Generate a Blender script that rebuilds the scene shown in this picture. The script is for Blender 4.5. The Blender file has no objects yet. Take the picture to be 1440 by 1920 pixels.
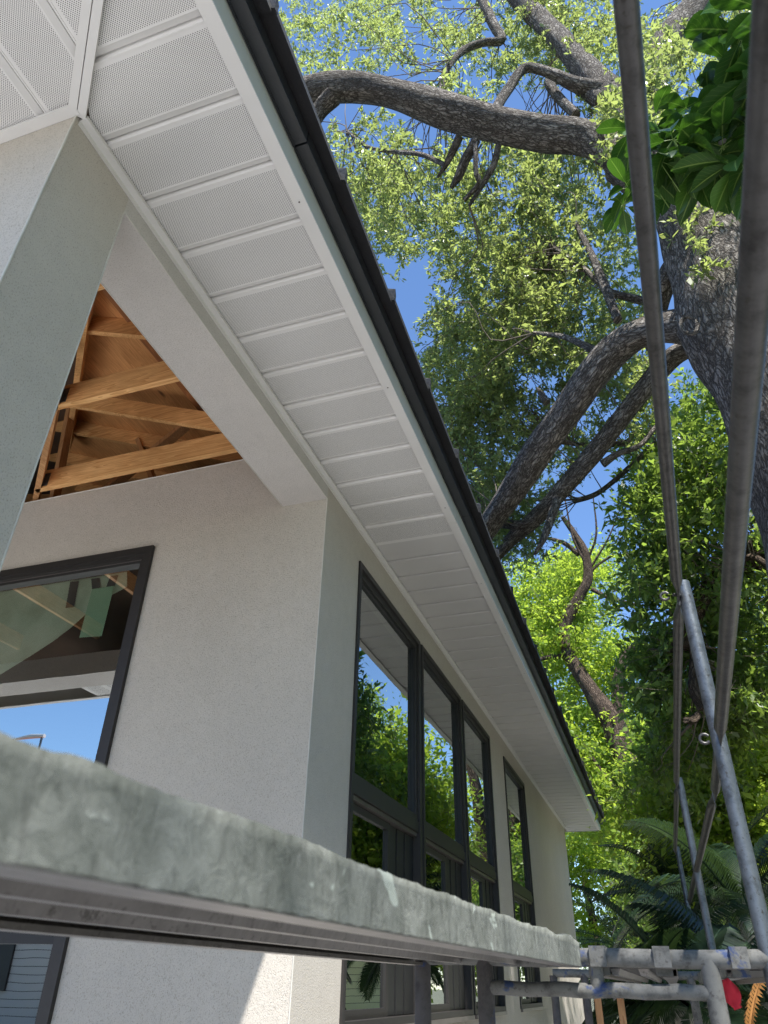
import bpy, math, random
import numpy as np
from mathutils import Vector, Matrix
rng = np.random.default_rng(7); random.seed(7)
scene = bpy.context.scene
COL = scene.collection

# ---------------------------------------------------------------- camera, sky, sun, exposure
FPX = 1360.2266                       # focal length in pixels of the 1440x1920 photograph
RM = np.array([[0.9480847, 0.31748301, 0.01843727],
               [0.15819674, -0.52112117, 0.83869334],
               [0.27587894, -0.79223561, -0.54429179]])     # world -> camera
cd = bpy.data.cameras.new('camera'); cam = bpy.data.objects.new('camera', cd); COL.objects.link(cam)
cd.sensor_fit = 'VERTICAL'; cd.sensor_height = 36; cd.sensor_width = 27
cd.lens = 36 * FPX / 1920; cd.clip_start = 0.02; cd.clip_end = 2000
cam.matrix_world = Matrix([list(RM[:, 0]) + [0], list(RM[:, 1]) + [0], list(RM[:, 2]) + [0], [0, 0, 0, 1]])
cd.dof.use_dof = True; cd.dof.focus_distance = 4.5; cd.dof.aperture_fstop = 9
scene.camera = cam
SUN = Vector((0.335, -0.45, 1.0)).normalized()
w = bpy.data.worlds.new("World"); scene.world = w; w.use_nodes = True
nt = w.node_tree; bg = nt.nodes['Background']
sk = nt.nodes.new('ShaderNodeTexSky'); sk.sky_type = 'NISHITA'; sk.sun_disc = False
sk.sun_elevation = math.asin(SUN.z); sk.sun_rotation = math.atan2(SUN.x, SUN.y)
sk.air_density = 1.0; sk.dust_density = 0.0; sk.ozone_density = 7.5
nt.links.new(sk.outputs[0], bg.inputs[0]); bg.inputs[1].default_value = 0.125
sl = bpy.data.lights.new('sun', 'SUN'); so = bpy.data.objects.new('sun', sl); COL.objects.link(so)
sl.energy = 5.0; sl.angle = math.radians(0.5); sl.color = (1.0, 0.97, 0.92)
so.rotation_euler = SUN.to_track_quat('Z', 'Y').to_euler()
vs = scene.view_settings; scene.display_settings.display_device = 'sRGB'
vs.view_transform = 'Standard'; vs.look = 'None'; vs.gamma = 1; vs.exposure = 1.18
cy = scene.cycles; cy.max_bounces = 10; cy.diffuse_bounces = 5; cy.glossy_bounces = 5
cy.transmission_bounces = 6; cy.transparent_max_bounces = 12; cy.caustics_reflective = False
cy.caustics_refractive = False; cy.sample_clamp_indirect = 6
try:
    cy.use_denoising = True; cy.denoiser = 'OPENIMAGEDENOISE'
    cy.denoising_input_passes = 'RGB_ALBEDO_NORMAL'; cy.denoising_prefilter = 'NONE'
except Exception: pass

def at(px, py, Y):                     # the point on the photograph's line of sight at depth Y
    d = RM.T @ np.array([px - 720, 960 - py, -FPX])
    return Vector(d * (Y / d[1]))
def depth(p): return float(-(RM @ np.array(p))[2])

# ---------------------------------------------------------------- helpers
def tag(o, label=None, cat=None, group=None, kind=None):
    if label: o['label'] = label
    if cat: o['category'] = cat
    if group: o['group'] = group
    if kind: o['kind'] = kind
    return o
def empty(name, loc=(0, 0, 0)):
    o = bpy.data.objects.new(name, None); COL.objects.link(o); o.location = loc
    o.empty_display_size = 0.2
    return o
def link(me, name, mat, parent=None):
    o = bpy.data.objects.new(name, me); COL.objects.link(o)
    for m in (mat if isinstance(mat, (list, tuple)) else [mat]): me.materials.append(m)
    if parent is not None:
        o.parent = parent                  # vertices are in world space: undo the Empty's own place
        if parent.type == 'EMPTY': o.matrix_parent_inverse = Matrix.Translation(-Vector(parent.location))
    return o

class MB:
    """collects shapes, then links them as ONE mesh"""
    def __init__(s): s.v = []; s.f = []; s.mi = []; s.sm = []; s.uv = []
    def add(s, vs, fs, mi=0, smooth=False, uv=None):
        n = len(s.v); s.v += [tuple(v) for v in vs]
        for k, f in enumerate(fs):
            s.f.append([i + n for i in f]); s.mi.append(mi); s.sm.append(smooth)
            s.uv.append(uv[k] if uv else None)
        return s
    def box(s, a, b, mi=0):
        x0, y0, z0 = [min(a[i], b[i]) for i in range(3)]; x1, y1, z1 = [max(a[i], b[i]) for i in range(3)]
        return s.add([(x0,y0,z0),(x1,y0,z0),(x1,y1,z0),(x0,y1,z0),(x0,y0,z1),(x1,y0,z1),(x1,y1,z1),(x0,y1,z1)],
                     [(0,3,2,1),(4,5,6,7),(0,1,5,4),(1,2,6,5),(2,3,7,6),(3,0,4,7)], mi)
    def beam(s, a, b, w, h, up=(0,0,1), mi=0):
        a = Vector(a); b = Vector(b); d = (b - a).normalized(); sd = d.cross(Vector(up)).normalized(); u = sd.cross(d)
        vs = []
        for p in (a, b):
            for i, j in ((-1,-1),(1,-1),(1,1),(-1,1)): vs.append(p + sd * (w/2*i) + u * (h/2*j))
        return s.add(vs, [(0,3,2,1),(4,5,6,7),(0,1,5,4),(1,2,6,5),(2,3,7,6),(3,0,4,7)], mi)
    def tube(s, pts, rad, n=16, mi=0, cap=True, jit=0.0, flat=None):
        pts = [Vector(p) for p in pts]; m = len(pts)
        if not isinstance(rad, (list, tuple)): rad = [rad] * m
        T = []
        for i in range(m):
            T.append((pts[min(i+1, m-1)] - pts[max(i-1, 0)]).normalized())
        ref = Vector((0,0,1)) if abs(T[0].z) < .9 else Vector((1,0,0))
        nrm = (ref - T[0] * ref.dot(T[0])).normalized(); vs = []; L = 0; Ls = []
        for i in range(m):
            nrm = (nrm - T[i] * nrm.dot(T[i])).normalized(); bn = T[i].cross(nrm)
            if i: L += (pts[i] - pts[i-1]).length
            Ls.append(L)
            for k in range(n):
                a = 2*math.pi*k/n; r = rad[i]
                if jit:
                    r *= 1 + jit*(math.sin(3*a + L*2.1 + 1)*.5 + math.sin(2*a - L*5.3)*.35 + math.sin(7*a + L*9)*.15)
                rx, ry = (r, r) if flat is None else (r*flat[i][0], r*flat[i][1])
                vs.append(pts[i] + nrm*(math.cos(a)*rx) + bn*(math.sin(a)*ry))
        fs = []; uv = []; rr = sum(rad)/len(rad)
        for i in range(m-1):
            for k in range(n):
                k2 = (k+1) % n
                fs.append((i*n+k, i*n+k2, (i+1)*n+k2, (i+1)*n+k))
                u0 = k/n*2*math.pi*rr; u1 = (k+1)/n*2*math.pi*rr
                uv.append([(u0, Ls[i]), (u1, Ls[i]), (u1, Ls[i+1]), (u0, Ls[i+1])])
        s.add(vs, fs, mi, True, uv)
        if cap:
            s.add(vs[:n], [tuple(range(n))[::-1]], mi); s.add(vs[-n:], [tuple(range(n))], mi)
        return s
    def build(s, name, mat, parent=None):
        me = bpy.data.meshes.new(name); me.from_pydata(s.v, [], s.f)
        me.polygons.foreach_set('material_index', s.mi); me.polygons.foreach_set('use_smooth', s.sm)
        if any(u is not None for u in s.uv):
            ul = me.uv_layers.new(name='UVMap'); k = 0
            for f, u in zip(s.f, s.uv):
                for j in range(len(f)):
                    ul.data[k].uv = u[j] if u is not None else (s.v[f[j]][0] + s.v[f[j]][1], s.v[f[j]][2]); k += 1
        me.update()
        return link(me, name, mat, parent)
def group_root(name, loc, label, cat, group=None):
    o = empty(name, loc); tag(o, label, cat, group); return o
def copy_tree(o, parent=None):
    c = o.copy(); COL.objects.link(c); c.parent = parent
    for ch in [k for k in bpy.data.objects if k.parent is o]: copy_tree(ch, c)
    return c
def spline(pts, n):
    """Catmull-Rom through (x,y,z,r)"""
    P = [np.array(p, float) for p in pts]; P = [2*P[0]-P[1]] + P + [2*P[-1]-P[-2]]; out = []
    for i in range(1, len(P)-2):
        for k in range(n):
            t = k/n; a, b, c, d = P[i-1:i+3]
            out.append(.5*((2*b)+(-a+c)*t+(2*a-5*b+4*c-d)*t*t+(-a+3*b-3*c+d)*t**3))
    out.append(P[-2]); return out

# ---------------------------------------------------------------- materials
def M(name):
    m = bpy.data.materials.new(name); m.use_nodes = True; t = m.node_tree
    return m, t, t.nodes['Principled BSDF']
def N(t, typ, **kw):
    n = t.nodes.new(typ)
    for k, v in kw.items():
        if k.startswith('i_'):
            key = k[2:]; n.inputs[int(key) if key.isdigit() else key].default_value = v
        else: setattr(n, k, v)
    return n
def coords(t, scale=(1,1,1), kind='Object', rot=(0,0,0)):
    tc = t.nodes.new('ShaderNodeTexCoord'); mp = t.nodes.new('ShaderNodeMapping')
    mp.inputs['Scale'].default_value = scale; mp.inputs['Rotation'].default_value = rot
    t.links.new(tc.outputs[kind], mp.inputs[0]); return mp.outputs[0]
def ramp(t, src, stops):
    r = t.nodes.new('ShaderNodeValToRGB'); e = r.color_ramp.elements
    e[0].position = stops[0][0]; e[0].color = (*stops[0][1], 1)
    e[1].position = stops[-1][0]; e[1].color = (*stops[-1][1], 1)
    for p, c in stops[1:-1]:
        q = e.new(p); q.color = (*c, 1)
    t.links.new(src, r.inputs[0]); return r.outputs[0]
def noise(t, vec, scale, detail=4, rough=.55, dist=0):
    n = N(t, 'ShaderNodeTexNoise'); n.inputs['Scale'].default_value = scale; n.inputs['Detail'].default_value = detail
    n.inputs['Roughness'].default_value = rough; n.inputs['Distortion'].default_value = dist
    t.links.new(vec, n.inputs['Vector']); return n.outputs['Fac']
def mixc(t, a, b, fac, mode='MIX'):
    m = t.nodes.new('ShaderNodeMix'); m.data_type = 'RGBA'; m.blend_type = mode
    for sock, v in ((m.inputs[0], fac), (m.inputs[6], a), (m.inputs[7], b)):
        if isinstance(v, (int, float)): sock.default_value = v
        elif isinstance(v, tuple): sock.default_value = (*v, 1)
        else: t.links.new(v, sock)
    return m.outputs[2]
def math_(t, op, a, b=None, c=None):
    m = t.nodes.new('ShaderNodeMath'); m.operation = op
    for i, v in enumerate((a, b, c)):
        if v is None: continue
        if isinstance(v, (int, float)): m.inputs[i].default_value = v
        else: t.links.new(v, m.inputs[i])
    return m.outputs[0]
def bump(t, p, h, strength=.4, dist=.01, prev=None):
    b = N(t, 'ShaderNodeBump'); b.inputs['Strength'].default_value = strength; b.inputs['Distance'].default_value = dist
    t.links.new(h, b.inputs['Height'])
    if prev: t.links.new(prev, b.inputs['Normal'])
    t.links.new(b.outputs[0], p.inputs['Normal']); return b.outputs[0]
def plain(name, col, rough=.6, metal=0, nscale=0, amt=.15, bs=0, bscale=40):
    m, t, p = M(name); p.inputs['Roughness'].default_value = rough; p.inputs['Metallic'].default_value = metal
    v = coords(t)
    n = noise(t, v, nscale or 6, 5)
    c = ramp(t, n, [(.3, tuple(x*(1-amt) for x in col)), (.7, tuple(min(1, x*(1+amt)) for x in col))])
    t.links.new(c, p.inputs['Base Color'])
    if bs: bump(t, p, noise(t, v, bscale, 5), bs, .01)
    return m

def stucco_mat(name, col, pit=.35):
    m, t, p = M(name); v = coords(t); p.inputs['Roughness'].default_value = .93
    p.inputs['Specular IOR Level'].default_value = .2
    big = noise(t, v, 1.1, 4, .6); mid = noise(t, v, 14, 5, .65)
    c = ramp(t, big, [(.3, tuple(x*.95 for x in col)), (.7, tuple(x*1.04 for x in col))])
    c = mixc(t, c, ramp(t, mid, [(.3, (.95,.95,.95)), (.7, (1.02,1.02,1.02))]), 1.0, 'MULTIPLY')
    v2 = coords(t, (1, 1, .7)); fine = noise(t, v2, 190, 2, .6, .4)
    pits = ramp(t, fine, [(.33, (0,0,0)), (.46, (1,1,1))])
    c = mixc(t, mixc(t, c, tuple(x*pit for x in (.75,.7,.65)), .0), c, pits) if False else mixc(t, mixc(t, c, (.74,.73,.71), 1.0, 'MULTIPLY'), c, pits)
    t.links.new(c, p.inputs['Base Color'])
    h = math_(t, 'ADD', math_(t, 'MULTIPLY', pits, .9), noise(t, v, 110, 3))
    bump(t, p, h, .4, .005); return m
STUCCO = stucco_mat('wall_stucco', (.51, .468, .412))
STUCCO_BEAM = stucco_mat('beam_stucco', (.55, .52, .49))
BEAD = plain('corner_bead_paint', (.52, .50, .45), .7)
SOFFIT_SOLID = plain('soffit_solid_white', (.535, .522, .505), .45, nscale=3, amt=.03)
TRIM = plain('trim_white', (.66, .645, .625), .42, nscale=3, amt=.035)
def perf_mat(name, rib_axis):
    # staggered round holes between the ribs; ribs every 0.302 m along rib_axis
    m, t, p = M(name); p.inputs['Roughness'].default_value = .45
    tc = t.nodes.new('ShaderNodeTexCoord'); sx = t.nodes.new('ShaderNodeSeparateXYZ'); t.links.new(tc.outputs['Object'], sx.inputs[0])
    P = .0105
    a = math_(t, 'DIVIDE', sx.outputs[0], P); b = math_(t, 'DIVIDE', sx.outputs[1], P)
    def cell(ox, oy):
        fx = math_(t, 'SUBTRACT', math_(t, 'FRACT', math_(t, 'ADD', a, ox)), .5)
        fy = math_(t, 'SUBTRACT', math_(t, 'FRACT', math_(t, 'ADD', b, oy)), .5)
        return math_(t, 'ADD', math_(t, 'MULTIPLY', fx, fx), math_(t, 'MULTIPLY', fy, fy))
    d = math_(t, 'MINIMUM', cell(0, 0), cell(.5, .5))
    hole = math_(t, 'LESS_THAN', d, .036)
    u = sx.outputs[1] if rib_axis == 'Y' else sx.outputs[0]
    off = -0.985 + 3.02 if rib_axis == 'Y' else 1.94 + 3.02
    q = math_(t, 'FRACT', math_(t, 'DIVIDE', math_(t, 'ADD', u, off), .302))
    inside = math_(t, 'MULTIPLY', math_(t, 'GREATER_THAN', q, .10), math_(t, 'LESS_THAN', q, .86))
    fac = math_(t, 'MULTIPLY', hole, inside)
    base = ramp(t, noise(t, tc.outputs['Object'], 3), [(.3, (.655,.64,.62)), (.7, (.69,.675,.655))])
    t.links.new(mixc(t, base, (.03,.03,.03), fac), p.inputs['Base Color']); return m
PERF_Y = perf_mat('soffit_perforated_side', 'Y'); PERF_X = perf_mat('soffit_perforated_front', 'X')
FASCIA = plain('fascia_paint', (.50, .50, .465), .4, nscale=4, amt=.05)
DRIP = plain('drip_edge_black', (.022, .024, .028), .38, 0.0)
TILE = plain('roof_tile_black', (.018, .018, .02), .6, bs=.3, bscale=60)
BRONZE = plain('window_bronze', (.022, .0195, .018), .5, .0, nscale=20, amt=.12)
BRONZE_DK = plain('window_gasket', (.012, .012, .012), .5)
BRONZE_LT = plain('window_sash_edge', (.16, .14, .13), .35, .5)
def glass_mat(name, base, ior, tint=(.75,.82,.78)):
    m = bpy.data.materials.new(name); m.use_nodes = True; t = m.node_tree; t.nodes.clear()
    o = t.nodes.new('ShaderNodeOutputMaterial'); mx = t.nodes.new('ShaderNodeMixShader')
    g = t.nodes.new('ShaderNodeBsdfGlossy'); g.inputs['Roughness'].default_value = .0; g.inputs[0].default_value = (.93,.97,.96,1)
    tr = t.nodes.new('ShaderNodeBsdfTransparent'); tr.inputs[0].default_value = (*tint, 1)
    fr = t.nodes.new('ShaderNodeFresnel'); fr.inputs[0].default_value = ior
    ge = t.nodes.new('ShaderNodeNewGeometry')            # the pane's inner face neither bends nor mirrors
    fac = math_(t, 'MULTIPLY', math_(t, 'ADD', math_(t, 'MULTIPLY', fr.outputs[0], 1-base), base), math_(t, 'SUBTRACT', 1.0, ge.outputs['Backfacing']))
    # old-glass waviness
    v = coords(t); n = noise(t, v, 1.6, 2); b = N(t, 'ShaderNodeBump'); b.inputs['Strength'].default_value = .05; b.inputs['Distance'].default_value = .01
    t.links.new(n, b.inputs['Height']); t.links.new(b.outputs[0], g.inputs['Normal'])
    t.links.new(fac, mx.inputs[0]); t.links.new(tr.outputs[0], mx.inputs[1]); t.links.new(g.outputs[0], mx.inputs[2])
    t.links.new(mx.outputs[0], o.inputs[0]); return m
GLASS = glass_mat('window_glass_side', .52, 1.6, (.5,.55,.5)); GLASS_F = glass_mat('window_glass_front', .54, 1.5, (.95,.98,.94))
def wood_mat(name, c1, c2, axis, knots=True):
    m, t, p = M(name); p.inputs['Roughness'].default_value = .65
    ax = 'XYZ'.index(axis); sc = [9.0]*3; sc[ax] = .45
    v = coords(t, tuple(sc)); n1 = noise(t, v, 1.4, 2, .5, 1.6)
    g_ = math_(t, 'FRACT', math_(t, 'MULTIPLY', n1, 9))           # growth rings cut lengthwise
    s2 = [60.0]*3; s2[ax] = 2.0; n2 = noise(t, coords(t, tuple(s2)), 1.5, 4)
    f = math_(t, 'ADD', math_(t, 'MULTIPLY', g_, .55), math_(t, 'MULTIPLY', n2, .45))
    c = ramp(t, f, [(.2, c2), (.45, tuple((a+b)/2 for a, b in zip(c1, c2))), (.7, c1)])
    c = mixc(t, c, ramp(t, noise(t, coords(t), 1.7, 3), [(.3, (.72,.68,.62)), (.7, (1.1,1.1,1.1))]), 1.0, 'MULTIPLY')
    if knots:
        vo = N(t, 'ShaderNodeTexVoronoi'); vo.inputs['Scale'].default_value = 2.3
        s3 = [1.0]*3; s3[ax] = .55
        t.links.new(coords(t, tuple(s3)), vo.inputs['Vector'])
        kf = ramp(t, vo.outputs['Distance'], [(.06, (1,1,1)), (.10, (0,0,0))])
        c = mixc(t, c, (.10,.03,.012), kf)
    t.links.new(c, p.inputs['Base Color']); bump(t, p, f, .15, .003); return m
PINE_X = wood_mat('pine_along_x', (.84,.50,.215), (.58,.27,.085), 'X')
PINE_Y = wood_mat('pine_along_y', (.60,.33,.15), (.42,.20,.08), 'Y')
PINE_Z = wood_mat('pine_upright', (.56,.31,.14), (.40,.19,.08), 'Z', False)
PINE_D = wood_mat('pine_darker', (.40,.16,.055), (.24,.09,.03), 'Y')
PLY = wood_mat('plywood_deck', (.74,.38,.15), (.52,.23,.075), 'Y')
SHADE_DECK = plain('shaded_dark_deck', (.075,.045,.028), .9, nscale=2, amt=.3)  # front slope underside darkened in colour to stand for the porch's inner shade
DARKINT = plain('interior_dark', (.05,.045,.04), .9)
def bark_mat(name, lite, dark, sc=22, crack=.16, strength=1.0):
    m, t, p = M(name); p.inputs['Roughness'].default_value = .95; p.inputs['Specular IOR Level'].default_value = .1
    v = coords(t, (1, .30, 1), 'UV')
    def warp(src, scl, amt):
        add = N(t, 'ShaderNodeVectorMath', operation='ADD'); t.links.new(src, add.inputs[0])
        nz = N(t, 'ShaderNodeTexNoise'); nz.inputs['Scale'].default_value = scl; nz.inputs['Detail'].default_value = 4; t.links.new(src, nz.inputs['Vector'])
        sub = N(t, 'ShaderNodeVectorMath', operation='MULTIPLY_ADD'); t.links.new(nz.outputs['Color'], sub.inputs[0])
        sub.inputs[1].default_value = (amt, amt, amt); sub.inputs[2].default_value = (-amt/2, -amt/2, -amt/2)
        t.links.new(sub.outputs[0], add.inputs[1]); return add.outputs[0]
    w1 = warp(v, sc*.35, .11); w2 = warp(w1, sc*1.5, .035)
    def edge(src, scl, hi):
        vo = N(t, 'ShaderNodeTexVoronoi', feature='DISTANCE_TO_EDGE'); vo.inputs['Scale'].default_value = scl; t.links.new(src, vo.inputs['Vector'])
        return vo.outputs['Distance'], ramp(t, vo.outputs['Distance'], [(.0, (0,0,0)), (hi*.45, (.45,.45,.45)), (hi, (1,1,1))])
    d1, e1 = edge(w2, sc, crack); d2, e2 = edge(w2, sc*2.6, crack*1.3)
    fine = noise(t, w1, sc*3.2, 6, .75); brk = noise(t, v, sc*.5, 3)
    e = mixc(t, e1, mixc(t, e1, e2, 1.0, 'MULTIPLY'), ramp(t, brk, [(.42, (.15,.15,.15)), (.58, (.9,.9,.9))]))
    col = ramp(t, noise(t, v, 3, 5), [(.3, tuple(x*.7 for x in lite)), (.7, tuple(x*1.25 for x in lite))])
    col = mixc(t, col, ramp(t, fine, [(.3, (.45,.43,.41)), (.7, (1.35,1.33,1.3))]), 1.0, 'MULTIPLY')
    t.links.new(mixc(t, dark, col, e), p.inputs['Base Color'])
    h = math_(t, 'ADD', e, math_(t, 'MULTIPLY', fine, .8)); bump(t, p, h, strength, .035); return m
BARK = bark_mat('oak_bark', (.42,.39,.355), (.075,.064,.055), 30, .17)
BARK2 = bark_mat('brown_bark', (.17,.13,.10), (.05,.038,.03), 20, .14)
BARKG = plain('smooth_grey_bark', (.30,.29,.26), .9, nscale=30, amt=.3, bs=.5, bscale=50)
TWIG = plain('twig_bark', (.13,.105,.08), .9)
def leaf_mat(name, dark, mid, lite, trans, tw=.45, rough=.42, vein=False):
    m = bpy.data.materials.new(name); m.use_nodes = True; t = m.node_tree; p = t.nodes['Principled BSDF']
    at_ = N(t, 'ShaderNodeAttribute', attribute_name='tone')
    c = ramp(t, at_.outputs['Fac'], [(0, dark), (.55, mid), (1, lite)])
    if vein:
        uvn = N(t, 'ShaderNodeUVMap'); sx = t.nodes.new('ShaderNodeSeparateXYZ'); t.links.new(uvn.outputs[0], sx.inputs[0])
        d = math_(t, 'ABSOLUTE', math_(t, 'SUBTRACT', sx.outputs[0], .5))
        mid_v = math_(t, 'LESS_THAN', d, .035)
        side = math_(t, 'LESS_THAN', math_(t, 'FRACT', math_(t, 'SUBTRACT', math_(t, 'MULTIPLY', sx.outputs[1], 9), math_(t, 'MULTIPLY', d, 5))), .10)
        c = mixc(t, c, mixc(t, c, (.35,.5,.12), .45), math_(t, 'MAXIMUM', mid_v, math_(t, 'MULTIPLY', side, .35)))
    t.links.new(c, p.inputs['Base Color']); p.inputs['Roughness'].default_value = rough
    p.inputs['Specular IOR Level'].default_value = .28
    tl = t.nodes.new('ShaderNodeBsdfTranslucent'); cc = mixc(t, c, trans, .75)
    t.links.new(cc, tl.inputs[0]); mx = t.nodes.new('ShaderNodeMixShader'); mx.inputs[0].default_value = tw
    t.links.new(p.outputs[0], mx.inputs[1]); t.links.new(tl.outputs[0], mx.inputs[2])
    t.links.new(mx.outputs[0], t.nodes['Material Output'].inputs[0]); return m
OAKLEAF = leaf_mat('oak_leaf', (.035,.05,.025), (.125,.15,.07), (.31,.36,.13), (.58,.70,.17), .45, .34)
LIMELEAF = leaf_mat('lime_leaf', (.07,.12,.025), (.13,.22,.035), (.27,.34,.05), (.62,.80,.08), .55)
DARKLEAF = leaf_mat('broad_leaf', (.035,.06,.02), (.075,.12,.035), (.20,.28,.06), (.42,.60,.08), .45, .3)
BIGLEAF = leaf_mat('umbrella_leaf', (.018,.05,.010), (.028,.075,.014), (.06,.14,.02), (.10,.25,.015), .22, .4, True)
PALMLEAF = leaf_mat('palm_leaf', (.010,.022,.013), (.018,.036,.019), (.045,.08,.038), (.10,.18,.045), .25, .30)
DEADPALM = plain('dry_frond', (.42,.19,.05), .8)

def metal_paint(name, c, blue=.0, dark=.3, rough=.6, met=.2):
    m, t, p = M(name); v = coords(t); p.inputs['Roughness'].default_value = rough; p.inputs['Metallic'].default_value = met
    n = noise(t, v, 22, 6, .7); n2 = noise(t, v, 9, 5, .7, .5); n3 = noise(t, v, 70, 4, .7)
    cc = ramp(t, n, [(.3, tuple(x*dark for x in c)), (.5, c), (.75, tuple(min(1, x*1.25) for x in c))])
    if blue: cc = mixc(t, cc, (.03,.05,.12), ramp(t, n2, [(.62-blue, (0,0,0)), (.68-blue, (1,1,1))]))
    cc = mixc(t, cc, (.06,.055,.05), ramp(t, n3, [(.32, (1,1,1)), (.42, (0,0,0))]))
    t.links.new(cc, p.inputs['Base Color']); bump(t, p, n, .5, .004); return m
TUBE = metal_paint('weathered_steel', (.085,.082,.08), 0, .45, .42, .75)
GALV = metal_paint('galvanised_post', (.13,.142,.155), 0, .42, .45, .7)
SPLAT = metal_paint('cement_splashed_blue_paint', (.12,.118,.11), .05, .28, .85, .0)
SHADED_FRAME = metal_paint('shaded_blue_frame', (.06,.055,.055), .05, .4, .85, .0)  # darker frame metal for the left legs: the plank's shade put into the colour
def cement_mat():
    m, t, p = M('cement_coated_rail'); v = coords(t); p.inputs['Roughness'].default_value = .8
    s = coords(t, (1, 1, .3)); big = noise(t, v, 11, 4, .6, .6); n = noise(t, v, 42, 7, .7, 1.2); d = noise(t, s, 75, 5, .7, .8)
    c = ramp(t, n, [(.30, (.09,.094,.084)), (.45, (.145,.151,.137)), (.56, (.175,.181,.166)), (.66, (.195,.2,.186)), (.73, (.31,.32,.30))])
    c = mixc(t, c, ramp(t, big, [(.35, (.62,.64,.60)), (.65, (1.15,1.15,1.12))]), 1.0, 'MULTIPLY')
    c = mixc(t, c, ramp(t, d, [(.34, (.45,.44,.43)), (.48, (1.03,1.03,1.03))]), .6, 'MULTIPLY')
    spl = noise(t, v, 17, 3, .5, 1.5); c = mixc(t, c, (.33,.36,.32), ramp(t, spl, [(.66, (0,0,0)), (.69, (.85,.85,.85))]))
    t.links.new(c, p.inputs['Base Color']); bump(t, p, math_(t, 'ADD', n, math_(t, 'MULTIPLY', d, .7)), .5, .005); return m
CEMENT = cement_mat()
ALU = metal_paint('dull_aluminium', (.13,.12,.115), 0, .7, .42, .6)
PLANKPLY = plain('plank_deck_underside', (.022,.02,.018), .8, nscale=12, amt=.3)
RED = plain('red_cloth', (.55,.02,.035), .85)

# ---------------------------------------------------------------- ground
XW, ZS, YW, YC, YFAR = -1.80, 3.05, 3.93, 1.135, 18.1
GZ = -1.6
g = MB(); g.add([(-300,-300,GZ-.06),(300,-300,GZ-.06),(300,300,GZ-.06),(-300,300,GZ-.06)], [(0,1,2,3)])
tag(g.build('ground', plain('lawn_soil', (.12,.12,.075), .95, nscale=2, amt=.4, bs=.6, bscale=20)), kind='structure')
g = MB(); g.add([(-14,-30,GZ),(4.5,-30,GZ),(4.5,30,GZ),(-14,30,GZ)], [(0,1,2,3)])
tag(g.build('bounce_ground', plain('sandy_bounce_ground', (.47,.455,.44), .95, nscale=5, amt=.12, bs=.4, bscale=60)), kind='structure')  # unseen ground near the house, made pale to bounce sunlight up

# ---------------------------------------------------------------- the house
house = group_root('house', (0, 0, 0), 'grey beige stucco house with white perforated soffit and black roof edge', 'house')
def wallmesh(axis, c, thick, u0, u1, v0, v1, holes, name='wall', mat=STUCCO):
    """axis 'X': plane x=c, outside +X, u=Y; axis 'Y': plane y=c, outside -Y, u=X"""
    us = sorted({u0, u1, *[h[0] for h in holes], *[h[1] for h in holes]}); vs_ = sorted({v0, v1, *[h[2] for h in holes], *[h[3] for h in holes]})
    def P(u, v, d): return (c-d, u, v) if axis == 'X' else (u, c+d, v)
    def hole(i, j):
        if i < 0 or j < 0 or i >= len(us)-1 or j >= len(vs_)-1: return True
        um = (us[i]+us[i+1])/2; vm = (vs_[j]+vs_[j+1])/2
        return any(h[0] < um < h[1] and h[2] < vm < h[3] for h in holes)
    m = MB()
    for i in range(len(us)-1):
        for j in range(len(vs_)-1):
            if hole(i, j): continue
            a, b, e, f = us[i], us[i+1], vs_[j], vs_[j+1]
            for d, o in ((0, 1), (thick, -1)):
                q = [P(a,e,d), P(b,e,d), P(b,f,d), P(a,f,d)]; m.add(q if o == 1 else q[::-1], [(0,1,2,3)])
            if hole(i-1, j): m.add([P(a,e,0),P(a,f,0),P(a,f,thick),P(a,e,thick)], [(0,1,2,3)])
            if hole(i+1, j): m.add([P(b,e,0),P(b,e,thick),P(b,f,thick),P(b,f,0)], [(0,1,2,3)])
            if hole(i, j-1): m.add([P(a,e,0),P(a,e,thick),P(b,e,thick),P(b,e,0)], [(0,1,2,3)])
            if hole(i, j+1): m.add([P(a,f,0),P(b,f,0),P(b,f,thick),P(a,f,thick)], [(0,1,2,3)])
    return m.build(name, mat, house)
SIDE = [(4.60, 6.26), (6.33, 7.94), (8.01, 9.56), (10.56, 12.34)]   # Y ranges of the side windows
WT, WTR, WB = 2.745, 1.10, -0.235
wallmesh('X', XW, .2, YW, YFAR, GZ, ZS+.2, [(a, b, WB, WT) for a, b in [(4.60, 9.56), (10.56, 12.34)]])
FX0, FX1 = -6.4, -3.19
wallmesh('Y', YW, .2, -14, XW-.2, GZ, 3.41, [(FX0, FX1, -.9, 2.73)])
m = MB(); m.box((-14, YFAR-.2, GZ), (XW-.2, YFAR, ZS)); m.box((-14, YW+.2, GZ), (-13.8, YFAR-.2, ZS)); m.build('wall', STUCCO, house)
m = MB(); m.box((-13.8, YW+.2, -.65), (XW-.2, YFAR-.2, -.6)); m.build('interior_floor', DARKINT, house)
m = MB(); m.box((-13.8, YW+.22, ZS+.02), (XW-.2, YFAR-.2, ZS+.06)); m.box((-13.8, 9.9, -.6), (XW-.22, 10.1, ZS+.02)); m.build('ceiling', DARKINT, house)
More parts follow.
